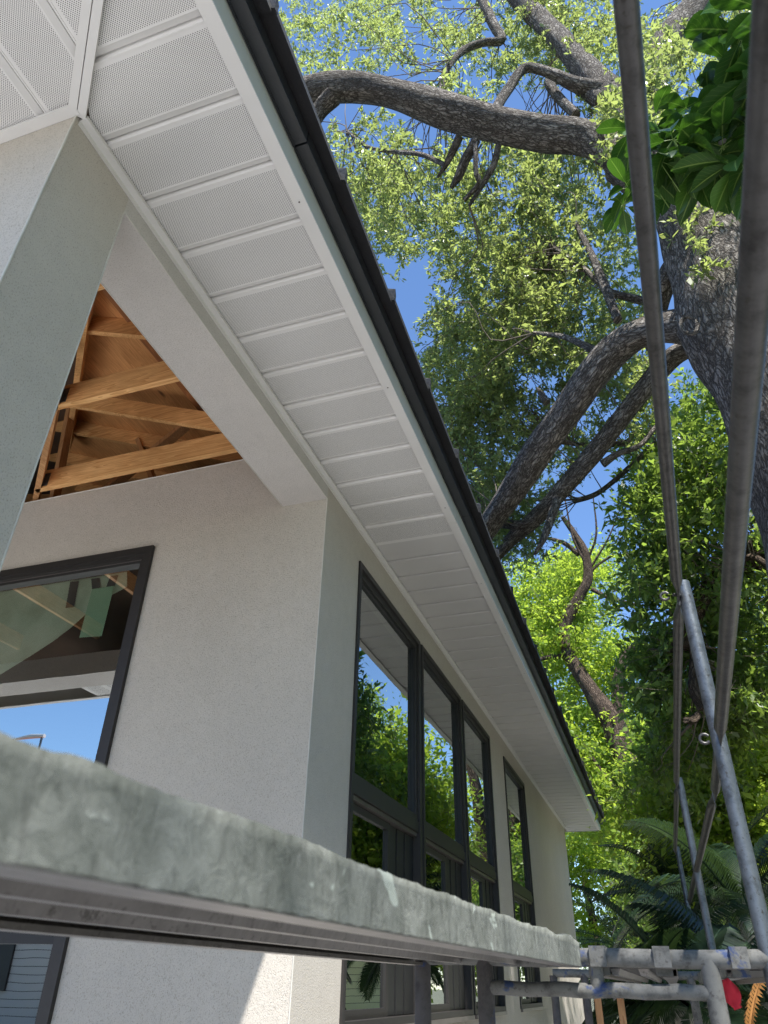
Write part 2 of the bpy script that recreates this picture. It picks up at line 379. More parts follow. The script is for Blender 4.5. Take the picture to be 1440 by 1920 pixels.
# column and porch beams
m = MB(); m.box((-2.30, YC, GZ), (XW, YC+.38, ZS)); m.build('column', STUCCO, house)
BZ = 2.895
m = MB(); m.box((-2.15, YC+.38, BZ), (XW, YW, ZS+.1)); m.build('beam', STUCCO_BEAM, house)
m = MB(); m.box((-13.8, YC, BZ), (-2.30, YC+.38, ZS+.1)); m.build('beam', STUCCO_BEAM, house)
def bead(pts, r=.0035):
    mb = MB(); mb.tube(pts, r, 6); mb.build('corner_bead', BEAD, house)
bead([(XW, YC, GZ), (XW, YC, ZS-.02)], .0045); bead([(XW, YC+.38, GZ), (XW, YC+.38, BZ)])
bead([(XW, YC+.38, BZ), (XW, YW, BZ)]); bead([(-2.15, YC+.38, BZ), (-2.15, YW, BZ)], .0035)
bead([(XW, YW, GZ), (XW, YW, BZ)], .0045); bead([(FX0-2, YW, 3.41), (-2.15, YW, 3.41)], .005)
# soffits: profile with ribs
EX, EY = -1.107, YC - .693             # inner edge of the fascia flange
def ribprofile(p0, p1, r0):
    """(pos, dz) list: panels every 0.302 with a stepped rib at each joint"""
    out = [(p0, 0)]; k = math.ceil((p0 - r0)/.302) ; u = r0 + k*.302
    while u < p1 - .03:
        if u > p0 + .035:
            out += [(u-.034, 0), (u-.008, .014), (u-.006, .024), (u-.002, .024), (u, .008), (u+.007, -.002), (u+.013, -.002), (u+.014, 0)]
        u += .302
    out.append((p1, 0)); return out
def soffit_side(y0, y1, mat):
    m = MB(); pr = ribprofile(y0, y1, .985); rows = []
    for y, dz in pr:
        xin = XW - .01 if y >= YC else XW + (YC - y) - .01     # hip cut in front of the column
        rows.append(((xin, y, ZS+dz), (EX+.01, y, ZS+dz)))
    for a, b in zip(rows, rows[1:]): m.add([a[0], a[1], b[1], b[0]], [(0,1,2,3)])
    m.build('soffit', mat, house)
YP = .985 + .302*13
soffit_side(EY, YP, PERF_Y); soffit_side(YP, YFAR+.62, SOFFIT_SOLID)
m = MB(); pr = ribprofile(-6.5, EX+.0, -1.94); rows = []
for x, dz in pr:
    yb = YC + .01 if x <= XW else YC - (x - XW) + .01
    rows.append(((x, yb, ZS+dz), (x, EY-.01, ZS+dz)))
for a, b in zip(rows, rows[1:]): m.add([a[0], b[0], b[1], a[1]], [(0,1,2,3)])
m.build('soffit', PERF_X, house)
# trims
m = MB(); m.box((XW, YC+.02, ZS-.028), (XW+.038, YFAR, ZS-.008)); m.box((XW+.001, YC+.02, ZS-.055), (XW+.005, YFAR, ZS-.028)); m.build('soffit_trim', TRIM, house)
m = MB(); m.box((-13.5, YC-.045, ZS-.028), (XW+.02, YC-.001, ZS-.008)); m.build('soffit_trim', TRIM, house)
hip = MB()
c0 = Vector((XW, YC, ZS)); c1 = Vector((EX+.03, EY-.03, ZS)); d = (c1-c0).normalized(); sd = Vector((-d.y, d.x, 0))
for s_ in (-1, 1):
    q = [c0 + sd*(s_*.0015), c0 + sd*(s_*.036), c1 + sd*(s_*.036), c1 + sd*(s_*.0015)]
    lo = [v + Vector((0,0,-.028 if s_ < 0 else -.026)) for v in q]; hi = [v + Vector((0,0,-.002)) for v in q]
    hip.add(lo+hi, [(0,3,2,1),(4,5,6,7),(0,1,5,4),(1,2,6,5),(2,3,7,6),(3,0,4,7)])
hip.build('soffit_trim', TRIM, house)
m = MB()
for y0, y1, dx in ((YC-.757, 4.72, 0), (4.724, 11.3, .003), (11.303, YFAR+.68, 0)):
    m.box((EX, y0 if y0 > 1 else EY-.0, ZS-.016), (-1.043+dx, y1, ZS-.004))
m.box((-13.5, YC-.757, ZS-.016), (EX, EY, ZS-.004)); m.box((EX, YC-.757, ZS-.017), (-1.043, EY-.002, ZS-.004))
m.build('soffit_trim', TRIM, house)
m = MB()
for y0, y1, dx in ((YC-.757, 4.72, 0), (4.724, 11.3, .003), (11.303, YFAR+.68, 0)):
    m.box((-1.065, y0, ZS-.004), (-1.0435+dx, y1, ZS+.16))
m.box((-13.5, YC-.757, ZS-.004), (-1.0655, YC-.735, ZS+.16)); m.box((-13.5, YFAR+.66, ZS-.004), (-1.0655, YFAR+.68, ZS+.16))
m.build('fascia', FASCIA, house)
m = MB()
for y0, y1 in ((YC-.83, 1.62), (1.63, 4.9), (4.905, 8.1), (8.105, 11.4), (11.405, 15), (15.005, YFAR+.74)):
    m.box((-1.0425, y0, ZS+.145), (-.975, y1, ZS+.235)); m.box((-1.04, y0, ZS+.13), (-1.034, y1, ZS+.145))
m.box((-13.5, YC-.83, ZS+.145), (-1.043, YC-.762, ZS+.235))
m.build('drip_edge', DRIP, house)
for k in range(14):
    yk = .62 + k*1.27 + .1*math.sin(k*5); mb = MB(); mb.tube([(-1.075, yk, ZS-.0185), (-1.075, yk, ZS-.0155)], .0042, 10); mb.build('screw', BRONZE_LT, house)
# roof: decks seen from below through the porch, tiles on top
SLP = .4167; RZ = 3.295; RX = -.93; RY = YC - .84
def zside(x): return RZ + SLP*(RX - x)
XR = -7.6
def deck(mb, dz, which=(0,1,2,3)):
    a = (RX, RY, RZ+dz); b = (RX, YFAR+.72, RZ+dz); h = RX - XR
    r0 = (XR, RY+h, RZ+SLP*h+dz); r1 = (XR, YFAR+.72-h, RZ+SLP*h+dz); c = (-14.3, RY, RZ+dz); e = (-14.3, YFAR+.72, RZ+dz)
    if 0 in which: mb.add([a, b, r1, r0], [(0,1,2,3)])
    if 1 in which: mb.add([a, r0, c], [(0,1,2)])
    if 2 in which: mb.add([b, e, r1], [(0,1,2)]); mb.add([c, r0, r1, e], [(0,1,2,3)])
m = MB(); deck(m, 0, (0, 2)); m.build('roof_deck', PLY, house); m = MB(); deck(m, 0, (1,)); m.build('roof_deck', SHADE_DECK, house)
m = MB(); deck(m, .03); m.build('roof_surface', TILE, house)
y = RY + .05; k = 0; rr = random.Random(3)
while y < YFAR + .7:
    L = .775; dz = rr.uniform(-.006, .006); dx = rr.uniform(-.004, .006); tl = rr.uniform(-.016, -.006)
    a = Vector((-.902+dx, y, 3.262+dz)); s0 = .36
    vs_ = []
    for (u, yy) in ((0, y+.004), (0, y+L-.004)):
        e2 = tl if yy > y+.1 else 0
        for (xx, zz) in ((-.902+dx, 3.265), (-.902+dx, 3.303), (-.902+dx-s0, 3.303+SLP*s0), (-.902+dx-s0, 3.265+SLP*s0)):
            vs_.append((xx+e2, yy, zz+dz+e2*.6))
    t_ = MB(); t_.add(vs_, [(0,1,2,3),(7,6,5,4),(0,4,5,1),(1,5,6,2),(2,6,7,3),(3,7,4,0)])
    t_.add([(-.902+dx+.004, y-.012, 3.262+dz), (-.902+dx+.004, y+.010, 3.262+dz), (-.902+dx+.008, y+.010, 3.314+dz), (-.902+dx+.016, y-.028, 3.332+dz),
            (-.902+dx-s0, y-.03, 3.262+dz+SLP*s0), (-.902+dx-s0, y+.006, 3.262+dz+SLP*s0), (-.902+dx-s0, y+.006, 3.312+dz+SLP*s0), (-.902+dx-s0, y-.03, 3.345+dz+SLP*s0)],
           [(0,1,2,3),(7,6,5,4),(0,4,5,1),(1,5,6,2),(2,6,7,3),(3,7,4,0)])
    t_.build('roof_tile', TILE, house); y += L; k += 1
# timber seen through the open porch ceiling
def timber(a, b, w_, h_, mat, name, up=(0,0,1)):
    mb = MB(); mb.beam(a, b, w_, h_, up); return mb.build(name, mat, house)
def hx(Y): return -3.60 - (Y-3.0)*1.03                        # the hip girder's inner face
for Y, lo in ((2.19, 0), (3.02, 0), (3.855, .20)):
    timber((hx(Y), Y, 3.545), (-2.02, Y, 3.545), .045, .19, PINE_X, 'ceiling_joist')
    x1 = hx(Y) - .05; timber((x1, Y, zside(x1)-.085-lo), (-1.95, Y, zside(-1.95)-.085-lo), .045, .15, PINE_X, 'rafter')
timber((-2.15, 1.62, 3.545), (-4.95, 4.32, 3.545), .045, .19, PINE_Y, 'hip_girder')
timber((-1.95, 1.4, zside(-1.95)-.12), (-5.6, 5.05, zside(-5.6)-.12), .05, .2, PINE_X, 'hip_rafter')
timber((-2.42, 1.56, 3.72), (-2.42, 3.80, 3.72), .04, .14, PINE_Y, 'blocking')
timber((-3.02, 1.5, zside(-3.02)-.065), (-3.02, 2.93, zside(-3.02)-.065), .10, .045, PINE_D, 'purlin')
timber((-3.04, 3.06, zside(-3.04)-.065), (-3.04, 4.5, zside(-3.04)-.065), .10, .045, PINE_D, 'purlin')
for X, Ya in ((-4.84, 2.75), (-6.0, 3.3), (-7.2, 3.85)): timber((X, 1.25, 3.545), (X, Ya, 3.545), .045, .19, PINE_Y, 'ceiling_joist')
timber((-3.72, 3.06, 3.6), (-3.72, 3.06, 4.35), .09, .045, PINE_Z, 'web_post', (0,1,0))
timber((-4.35, 4.25, 3.45), (-3.4, 4.25, zside(-3.4)-.1), .045, .09, PINE_Z, 'web_post', (0,1,0))
timber((-3.7, 4.7, 3.45), (-4.3, 4.7, zside(-4.3)-.1), .045, .09, PINE_Z, 'web_post', (0,1,0))
timber((-4.7, 4.3, 3.45), (-4.9, 4.3, zside(-4.9)-.1), .045, .09, PINE_Z, 'web_post', (0,1,0))
for Y in (4.7, 5.5, 6.3):
    timber((-6.6, Y, 3.52), (-2.0, Y, 3.52), .045, .14, PINE_X, 'ceiling_joist')
    timber((-6.6, Y, zside(-6.6)-.085), (-1.95, Y, zside(-1.95)-.085), .045, .15, PINE_X, 'rafter')

for Y in (3.02, 3.855):
    mb = MB(); xh = hx(Y); mb.box((xh+.01, Y-.0275, 3.47), (xh+.13, Y-.024, 3.60)); mb.build('nail_plate', GALV, house)
    mb = MB(); mb.box((-2.36, Y-.0275, 3.50), (-2.22, Y-.024, 3.66)); mb.build('nail_plate', GALV, house)
# ---------------------------------------------------------------- windows (parts of the house)
def frame_bars(m, P, u0, u1, v0, v1, fw, d0, d1, mi=0):
    def bx(a, b, c, d): m.box(P(a, c, d0), P(b, d, d1), mi)
    bx(u0, u0+fw, v0, v1); bx(u1-fw, u1, v0, v1); bx(u0+fw, u1-fw, v0, v0+fw); bx(u0+fw, u1-fw, v1-fw, v1)
def PX(u, v, d): return (XW+d, u, v)
def PY(u, v, d): return (u, YW-d, v)
def side_window(y0, y1):
    m = MB(); P = PX
    frame_bars(m, P, y0, y1, WB, WT, .045, -.09, .016)
    frame_bars(m, P, y0+.045, y1-.045, WTR+.025, WT-.045, .05, -.08, -.004)
    m.box(P(y0+.045, WTR-.055, -.09), P(y1-.045, WTR+.025, .004))           # transom
    o = m.build('window', BRONZE, house)
    m = MB(); frame_bars(m, P, y0+.095, y1-.095, WTR+.075, WT-.095, .012, -.07, -.02); m.build('gasket', BRONZE_DK, o)
    m = MB(); m.box(P(y0+.05, WTR-.085, -.075), P(y1-.05, WTR-.06, -.012)); m.build('sash_rail', BRONZE_LT, o)
    m = MB(); m.box(P(y0+.1, WTR+.08, -.045), P(y1-.1, WT-.1, -.04)); m.build('pane', GLASS, o)
    ym = y0 + (y1-y0)*.60
    m = MB(); frame_bars(m, P, y0+.045, ym, WB+.045, WTR-.09, .05, -.085, -.045)
    o2 = m.build('sash', BRONZE, o); m = MB()
    for k in range(3): m.box(P(ym+.015+k*.19, WB+.05, -.085), P(ym+.185+k*.19 if k < 2 else y1-.047, WTR-.09, -.06+.006*k))
    m.build('track', BRONZE_DK, o)
    m = MB(); m.box(P(y0+.095, WB+.095, -.07), P(ym-.05, WTR-.14, -.065)); m.build('pane', GLASS, o)
    m = MB(); m.box(P(ym+.01, WB+.05, -.10), P(y1-.05, WTR-.09, -.092)); m.build('dark_backing', BRONZE_DK, o)  # dark backing added so the lit interior doesn't show between the tracks
    m = MB(); m.box(P(y0+.02, WB-.03, -.05), P(y1-.02, WB+.002, .03)); m.build('sill', BRONZE_LT, o)
for a, b in SIDE: side_window(a, b)
for a, b in ((6.262, 6.328), (7.942, 8.008)): m = MB(); m.box(PX(a, WB, -.09), PX(b, WT, .006)); m.build('mullion', BRONZE_DK, house)
m = MB(); P = PY; fz0, fz1 = -.9, 2.73
frame_bars(m, P, FX0, FX1, fz0, fz1, .055, -.1, .03)
frame_bars(m, P, FX0+.055, FX1-.055, fz0+.055, fz1-.055, .03, -.1, .018)
frame_bars(m, P, FX0+.085, FX1-.085, fz0+.085, fz1-.085, .03, -.1, -.012)
m.box(P(FX0+.115, .50, -.1), P(FX1-.115, .60, .0))
win = m.build('window', BRONZE, house)
m = MB(); m.box(P(FX0+.115, .6, -.055), P(FX1-.115, fz1-.115, -.05)); m.build('pane', GLASS_F, win)
m = MB(); m.box(P(FX0+.115, .15, -.075), P(FX1-.115, .23, -.03)); m.build('sash_rail', BRONZE_DK, win)
m = MB(); m.box(P(FX0+.115, fz0+.115, -.062), P(FX1-.115, .50, -.057)); m.build('pane', GLASS_F, win)
m = MB(); frame_bars(m, P, FX0+.087, FX1-.087, fz0+.087, fz1-.087, .006, -.02, -.008); m.build('gasket', BRONZE_LT, win)

# paper, tape and sticker stuck behind the front window's glass
def sheet(name, pts, y, mat, label, cat, group=None):
    mb = MB(); P3 = [(*p[:1], y, p[1]) for p in pts]; n = len(P3)
    mb.add(P3, [tuple(range(n))]); mb.add([(a, b+.0015, c) for a, b, c in P3], [tuple(range(n))[::-1]])
    return tag(mb.build(name, mat), label, cat, group)
def xz(px, py): v = at(px, py, YW+.12); return (v.x, v.z)
PAPER = plain('pale_green_paper', (.76,.88,.68), .8, nscale=4, amt=.22, bs=1.0, bscale=5)
CARD = plain('green_card', (.50,.76,.54), .6, amt=.04)
TAPE = plain('dark_grey_tape', (.06,.07,.085), .5)
prs = [xz(*q) for q in ((-60,1105),(0,1093),(120,1076),(238,1068),(238,1100),(205,1118),(160,1152),(135,1175),(100,1202),(60,1228),(0,1265),(-60,1300))]
sheet('paper_sheet', prs, YW+.12, PAPER, 'large sagging sheet of pale green paper taped inside the upper left window', 'paper')
sheet('green_card', [xz(*q) for q in ((175,1106),(216,1100),(193,1194),(151,1197))], YW+.105, CARD, 'small solid green card hanging slanted inside the upper left window', 'card')
for q, lab in ((((133,1092),(149,1090),(140,1139),(124,1141)), 'longest strip of dark tape on the green paper, left of the green card'),
               (((172,1086),(188,1084),(189,1102),(174,1108)), 'short dark tape strip on the paper, touching the left top corner of the green card'),
               (((208,1081),(223,1079),(216,1100),(200,1102)), 'short dark tape strip on the paper, just right of the top of the green card')):
    sheet('tape_strip', [xz(*p_) for p_ in q], YW+.112, TAPE, lab, 'tape', 'tape strips on the green paper')

# ---------------------------------------------------------------- scaffold
SC = 1.077; YF = 2.1
scaf = group_root('scaffold', (0, 0, 0), 'welded steel scaffold with cement splashed blue frames, uprights and long guard rails beside the house', 'scaffold')
def atf(px, py, Y=YF): return at(px, py, Y)
def seg(pts, r, n, name, mat, parent=scaf, **kw):
    mb = MB(); mb.tube(pts, r, n, **kw); return mb.build(name, mat, parent)
zt = atf(1100, 1796).z; zl = atf(1340, 1862).z
xR = atf(1340, 1862).x; 
def wob(a, b, n=14, amp=.0015):
    a = Vector(a); b = Vector(b); return [a.lerp(b, i/n) + Vector((0, 0, amp*math.sin(i*1.7))) for i in range(n+1)]
def end_frame(Y, mat, names=True):
    s = 1
    pz = zt if Y == YF else zt
    mb = MB(); mb.tube(wob((-.60, Y, pz), (.78, Y, pz)), .0195, 18); mb.build('top_bar', mat, scaf)
    mb = MB(); mb.tube(wob((-.44, Y, zl), (xR, Y, zl)), .0155, 16); mb.build('cross_bar', mat, scaf)
    for x, za, zb in ((xR, pz, GZ), (-.44, pz, GZ), (-.60, pz-.01, GZ), (.77, pz, GZ), (atf(1115, 1800).x, pz, zl)):
        mb = MB(); mb.tube([(x, Y, za), (x, Y, (za+zb)/2), (x, Y, zb)], .0205 if zb == GZ else .0165, 16); mb.build('leg', mat if x > -.4 else SHADED_FRAME, scaf)
end_frame(YF, SPLAT); end_frame(4.62, SPLAT)
mb = MB()
for i in range(9): mb.box((-.60+i*.001, YF+.10+.0*i, zt-.055), (-.20, YF+.104, zt-.02)) if i == 0 else None
# posts with their pins, nearest first
P1t = at(1280, 1092, YF); P1b = P1t + Vector((.02, 0, -(P1t.z - GZ)))
posts = [(P1t, .0195), (Vector((P1t.x, 4.62, P1t.z)), .0195), (Vector((P1t.x-.005, 7.15, P1t.z)), .0195)]
for pt, r in posts:
    o = seg([pt + Vector((0,0,-(pt.z-GZ))), pt + Vector((0,0,-.5)), pt + Vector((0,0,-.03)), pt], [r, r, r, r*.94], 18, 'upright', GALV)
def hook(c, r=.013):
    pts = [c + Vector((-.012 - r - r*math.cos(a), -.004, r*math.sin(a))) for a in np.linspace(-2.6, 2.6, 14)]
    seg(pts, .0042, 8, 'locking_hook', TUBE)
pin1 = P1t + Vector((-.022, -.012, -.045)); mid1 = at(1352, 1388, YF) + Vector((-.005,-.02,0))
hook(pin1 + Vector((-.012, 0, .0)), .012); hook(mid1 + Vector((-.012, 0, 0)), .012)
seg([P1t + Vector((-.035, -.02, -.045)), P1t + Vector((.0, 0, -.045))], .005, 8, 'pin', TUBE)
def rail(a, b, r=.0155, name='guard_rail'):
    a = Vector(a); b = Vector(b); d = (b-a).normalized(); L = (b-a).length
    cuts = [0, .035, .075, .12, L*.5, L-.12, L-.075, L-.035, L]
    fl = [(1.25,.22),(1.28,.2),(1.15,.5),(1,1),(1,1),(1,1),(1.15,.5),(1.28,.2),(1.25,.22)]
    seg([a + d*c for c in cuts], r, 16, name, TUBE, flat=fl)
pA0 = at(1174, 0, .473); e = (pin1 - pA0).normalized()
rail(pA0 - e*1.6, pin1 + e*.02)                               # near top rail
p2 = Vector(posts[1][0]) + Vector((-.022, -.012, -.045)); rail(pin1 + Vector((0,.004,-.012)), p2)
p3 = Vector(posts[2][0]) + Vector((-.022, -.012, -.045)); rail(p2 + Vector((0,.004,-.01)), p3)
pB0 = at(1418, 500, .52); e = (mid1 - pB0).normalized(); rail(pB0 - e*1.4, mid1 + e*.02)
q2 = at(1292, 1692, 4.62 + 1.5); rail(mid1 + Vector((0,.004,-.012)), at(1340, 1490, 2.9)); rail(at(1338, 1495, 2.92), q2)
# braces between the frames further down
rail(at(1150, 1870, 4.6), at(1225, 1800, 7.0), .013); 

# planks
def plank(name, x0, x1, y0, y1, zb, h, label, fine, yaw=0):
    """scaffold plank: two C rails, ply deck between, end hooks"""
    root = group_root(name, (0, 0, 0), label, 'plank', 'planks laid on the scaffold')
    cx = (x0+x1)/2
    def R_(p):
        x, y, z = p; a = yaw; return (x + (y1 - y)*a, y, z)
    rs = random.Random(5)
    for side, xs in ((1, x1), (-1, x0)):
        n = 260 if fine and side == 1 else 20; mb = MB(); pv = []
        prof = [(0, 0), (0, .10), (0, .25), (0, .45), (0, .65), (0, .85), (0, 1.0), (-.012*side/ .05*.05, 1.02), (-.03*side, 1.0)]
        lumps = [(rs.uniform(y0, y1), rs.uniform(.01, .05), rs.uniform(.0004, .0022)) for _ in range(60 if fine else 0)]
        lumps += [(1.62, .03, .006), (1.9, .05, .007)] if fine else []
        for i in range(n+1):
            y = y0 + (y1-y0)*i/n; row = []
            bl = sum(am*math.exp(-((y-c)/wd)**2) for c, wd, am in lumps) + (rs.uniform(0, .0012) if fine else 0)
            for k, (dx, t_) in enumerate(prof):
                b_ = bl if k >= 6 else bl*.15*(k/6)
                row.append(R_((xs + dx + side*(b_*.35 if k > 2 else 0), y, zb + h*t_ + (b_ if k >= 6 else 0))))
            pv += row
        npf = len(prof); fs = []
        for i in range(n):
            for k in range(npf-1):
                q = (i*npf+k, (i+1)*npf+k, (i+1)*npf+k+1, i*npf+k+1); fs.append(q if side == 1 else q[::-1])
        mb.add(pv, fs, 0, True); ob = mb.build('side_rail', CEMENT, root)
        mb = MB()                                              # lower flange and inner web
        for (xa, xb, za, zc) in ((0, -.034, 0, .0022), (-.034, -.0365, 0, .007), (-.001, -.0025, .002, h-.002)):
            a = [R_((xs+xa*side, yy, zb+za)) for yy in (y0, y1)]; 
            vs2 = []
            for yy in (y0, y1):
                for (xx, zz) in ((xa, za), (xb, za), (xb, zc), (xa, zc)): vs2.append(R_((xs+xx*side, yy, zb+zz-.001)))
            mb.add(vs2, [(0,1,2,3),(7,6,5,4),(0,4,5,1),(1,5,6,2),(2,6,7,3),(3,7,4,0)])
        mb.build('flange', ALU, root)
    mb = MB(); vs2 = []
    for yy in (y0, y1):
        for (xx, zz) in ((x0+.004, zb+h-.030), (x1-.004, zb+h-.030), (x1-.004, zb+h-.002), (x0+.004, zb+h-.002)): vs2.append(R_((xx, yy, zz)))
    mb.add(vs2, [(0,1,2,3),(7,6,5,4),(0,4,5,1),(1,5,6,2),(2,6,7,3),(3,7,4,0)]); mb.build('deck', PLANKPLY, root)
    for fx, wd, dz in ((.30, .012, .014), (.62, .012, .014)):
        mb = MB(); vs2 = []; xm = x0 + (x1-x0)*fx; zr = zb+h-.030
        for yy in (y0, y1):
            for (xx, zz) in ((xm-wd, zr), (xm-wd*.6, zr-dz), (xm+wd*.6, zr-dz), (xm+wd, zr)): vs2.append(R_((xx, yy, zz)))
        mb.add(vs2, [(0,1,2,3),(7,6,5,4),(0,4,5,1),(1,5,6,2),(2,6,7,3)]); mb.build('deck_rib', ALU, root)
    return root
xe = at(1092, 1812, YF); ztp = at(1090, 1770, YF).z
plank('near_plank', -.63, xe.x, -.9, YF-.02, xe.z-.002, ztp-xe.z+.002, 'near scaffold plank with a cement smeared grey green edge crossing the lower left', True, -.033)
def hooked_plank(x0, x1, lab):
    r = plank('far_plank', x0, x1, YF+.06, 4.6, zt-.035, .045, lab, False)
    for x in (x0+.03, x1-.03):
        mb = MB(); mb.box((x-.019, YF-.024, zt-.006), (x+.019, YF+.06, zt+.0245)); mb.box((x-.019, YF-.0265, zt-.018), (x+.019, YF-.0225, zt+.0245))
        mb.box((x-.019, YF+.022, zt-.034), (x+.019, YF+.066, zt-.012)); mb.build('hook', SPLAT, r)
hooked_plank(atf(1106,1780).x-.012, atf(1254,1780).x+.012, 'far scaffold plank hooked over the top bar, between the two left hooks')
hooked_plank(atf(1366,1780).x-.012, .72, 'far scaffold plank hooked over the top bar at the right, cut by the picture edge')
# red rag tied at the right leg
mb = MB(); ra = at(1358, 1838, YF+.03); vs2 = []; n = 12
for i in range(n+1):
    t_ = i/n; p = at(1358 + 26*t_**1.2, 1836 + 56*t_, YF+.03)
    wd = .008 + .014*math.sin(math.pi*min(1, t_*1.1))
    for s_ in (-1, -.3, .3, 1): vs2.append(p + Vector((s_*wd, .006*math.sin(s_*4+i*.9), .003*s_)))
fs = [(i*4+k, i*4+k+1, (i+1)*4+k+1, (i+1)*4+k) for i in range(n) for k in range(3)]
mb.add(vs2, fs, 0, True); rag = mb.build('red_rag', RED); so_ = rag.modifiers.new('thickness', 'SOLIDIFY'); so_.thickness = .002
tag(rag, 'red cloth rag hanging from the scaffold leg at the lower right', 'rag')

# ---------------------------------------------------------------- vegetation helpers
def leaf_arrays(c, d, n_, L, W, fold=.18):
    s = np.cross(d, n_); s /= np.linalg.norm(s, axis=1)[:, None] + 1e-9; n2 = np.cross(s, d)
    L = L[:, None]; W = W[:, None]
    v = np.empty((len(c), 4, 3)); v[:, 0] = c; v[:, 1] = c + d*L*.45 + s*W*.5 + n2*W*fold; v[:, 2] = c + d*L; v[:, 3] = c + d*L*.45 - s*W*.5 + n2*W*fold
    return v
def unit(a): return a / (np.linalg.norm(a, axis=-1, keepdims=True) + 1e-9)
def crown(name, parent, clumps, leafmat, L0, aspect=.42, twigs=5, leaves=14, tlen=.30, tone=(.5,.22), drop=.15, jit=.03, seed=1, links=None, twig_r=.0028):
    r = np.random.default_rng(seed); C = np.array([c[:3] for c in clumps]); Rr = np.array([c[3] for c in clumps]); n = len(C)
    tw0 = C[:, None] + r.normal(size=(n, twigs, 3)) * (Rr[:, None, None]*.42)
    td = unit(r.normal(size=(n, twigs, 3)) + np.array([0, 0, -drop])); tl = tlen*r.uniform(.6, 1.25, (n, twigs, 1))*(Rr[:, None, None]/.35)
    q = r.uniform(.05, 1, (n, twigs, leaves, 1))
    pos = tw0[:, :, None] + td[:, :, None]*tl[:, :, None]*q + r.normal(size=(n, twigs, leaves, 3))*jit
    ld = unit(td[:, :, None]*.7 + r.normal(size=(n, twigs, leaves, 3))*.85 + np.array([0,0,-.15]))
    ln = unit(r.normal(size=(n, twigs, leaves, 3))*.9 + np.array([0,0,1.0]))
    K = n*twigs*leaves; pos = pos.reshape(K,3); ld = ld.reshape(K,3); ln = ln.reshape(K,3)
    LL = L0*np.clip(r.lognormal(-.05, .32, K), .4, 1.9); V = leaf_arrays(pos, ld, ln, LL, LL*aspect*r.uniform(.8,1.2,K))
    ct = np.repeat(r.normal(0, .12, n), twigs*leaves); tn = np.clip(tone[0] + ct + r.normal(0, tone[1], K), 0, 1)
    V = V.reshape(-1, 3); F = np.arange(4*K).reshape(K, 4); mi = np.zeros(K, int)
    # twigs as thin three sided sticks
    a = tw0.reshape(-1,3); b = (tw0 + td*tl).reshape(-1,3); 
    sa = unit(np.cross(b-a, r.normal(size=a.shape))); sb = unit(np.cross(b-a, sa))
    rad = twig_r
    ring = [sa, -sa*.5+sb*.87, -sa*.5-sb*.87]
    TV = np.stack([a+ring[0]*rad, a+ring[1]*rad, a+ring[2]*rad, b+ring[0]*rad*.4, b+ring[1]*rad*.4, b+ring[2]*rad*.4], 1).reshape(-1,3)
    T = len(a); base = np.arange(T)[:, None]*6 + len(V)
    TF = np.concatenate([base + np.array([i, (i+1)%3, 3+(i+1)%3, 3+i]) for i in range(3)], 0)
    Vv = np.concatenate([V, TV]); Ff = np.concatenate([F, TF]); mi = np.concatenate([mi, np.ones(len(TF), int)]); tn = np.concatenate([tn, np.zeros(len(TF))])
    if links is not None:
        lv = []; lf = []; nb = len(Vv); LK = np.array(links)
        for i in range(n):
            if r.uniform() > .42: continue
            dd = np.linalg.norm(LK[:, :3] - C[i], axis=1); j = int(np.argmin(dd + r.uniform(0, .5, len(dd))))
            p0 = LK[j, :3]; p3 = C[i]; ds = np.linalg.norm(p3-p0)
            if ds > 2.6: continue
            w1 = p0 + (p3-p0)*.35 + r.normal(size=3)*ds*.10; w2 = p0 + (p3-p0)*.7 + r.normal(size=3)*ds*.09
            sp = spline([p0, w1, w2, p3], 3); m_ = len(sp); r0 = min(.003 + ds*.0045, .010)
            for k, pp in enumerate(sp):
                tdir = unit(np.array(sp[min(k+1, m_-1)]) - np.array(sp[max(k-1, 0)])); s1 = unit(np.cross(tdir, [.3,.2,.93])); s2 = np.cross(tdir, s1); rd = r0*(1-.75*k/(m_-1))
                for aa in (0, 1.2566, 2.513, 3.77, 5.027): lv.append(pp + (s1*math.cos(aa)+s2*math.sin(aa))*rd)
            o0 = nb + len(lv) - m_*5
            for k in range(m_-1):
                for h in range(5): lf.append((o0+k*5+h, o0+k*5+(h+1)%5, o0+(k+1)*5+(h+1)%5, o0+(k+1)*5+h))
        if lf:
            Vv = np.concatenate([Vv, np.array(lv)]); Ff = np.concatenate([Ff, np.array(lf)]); mi = np.concatenate([mi, np.ones(len(lf), int)]); tn = np.concatenate([tn, np.zeros(len(lf))])
    me = bpy.data.meshes.new(name); nf = len(Ff)
    me.vertices.add(len(Vv)); me.vertices.foreach_set('co', Vv.astype(np.float32).ravel())
    me.loops.add(nf*4); me.loops.foreach_set('vertex_index', Ff.astype(np.int32).ravel())
    me.polygons.add(nf); me.polygons.foreach_set('loop_start', np.arange(0, nf*4, 4, dtype=np.int32)); me.polygons.foreach_set('loop_total', np.full(nf, 4, np.int32))
    me.polygons.foreach_set('material_index', mi.astype(np.int32))
    at_ = me.attributes.new('tone', 'FLOAT', 'FACE'); at_.data.foreach_set('value', tn.astype(np.float32))
    me.update(calc_edges=True); me.validate()
    return link(me, name, [leafmat, TWIG], parent)
def in_gap(px, py, gaps): return any(((px-g_[0])/g_[2])**2 + ((py-g_[1])/g_[3])**2 < 1 for g_ in gaps)
def project(p):
    c = RM @ np.array(p, float); return 720 + FPX*c[0]/-c[2], 960 - FPX*c[1]/-c[2]
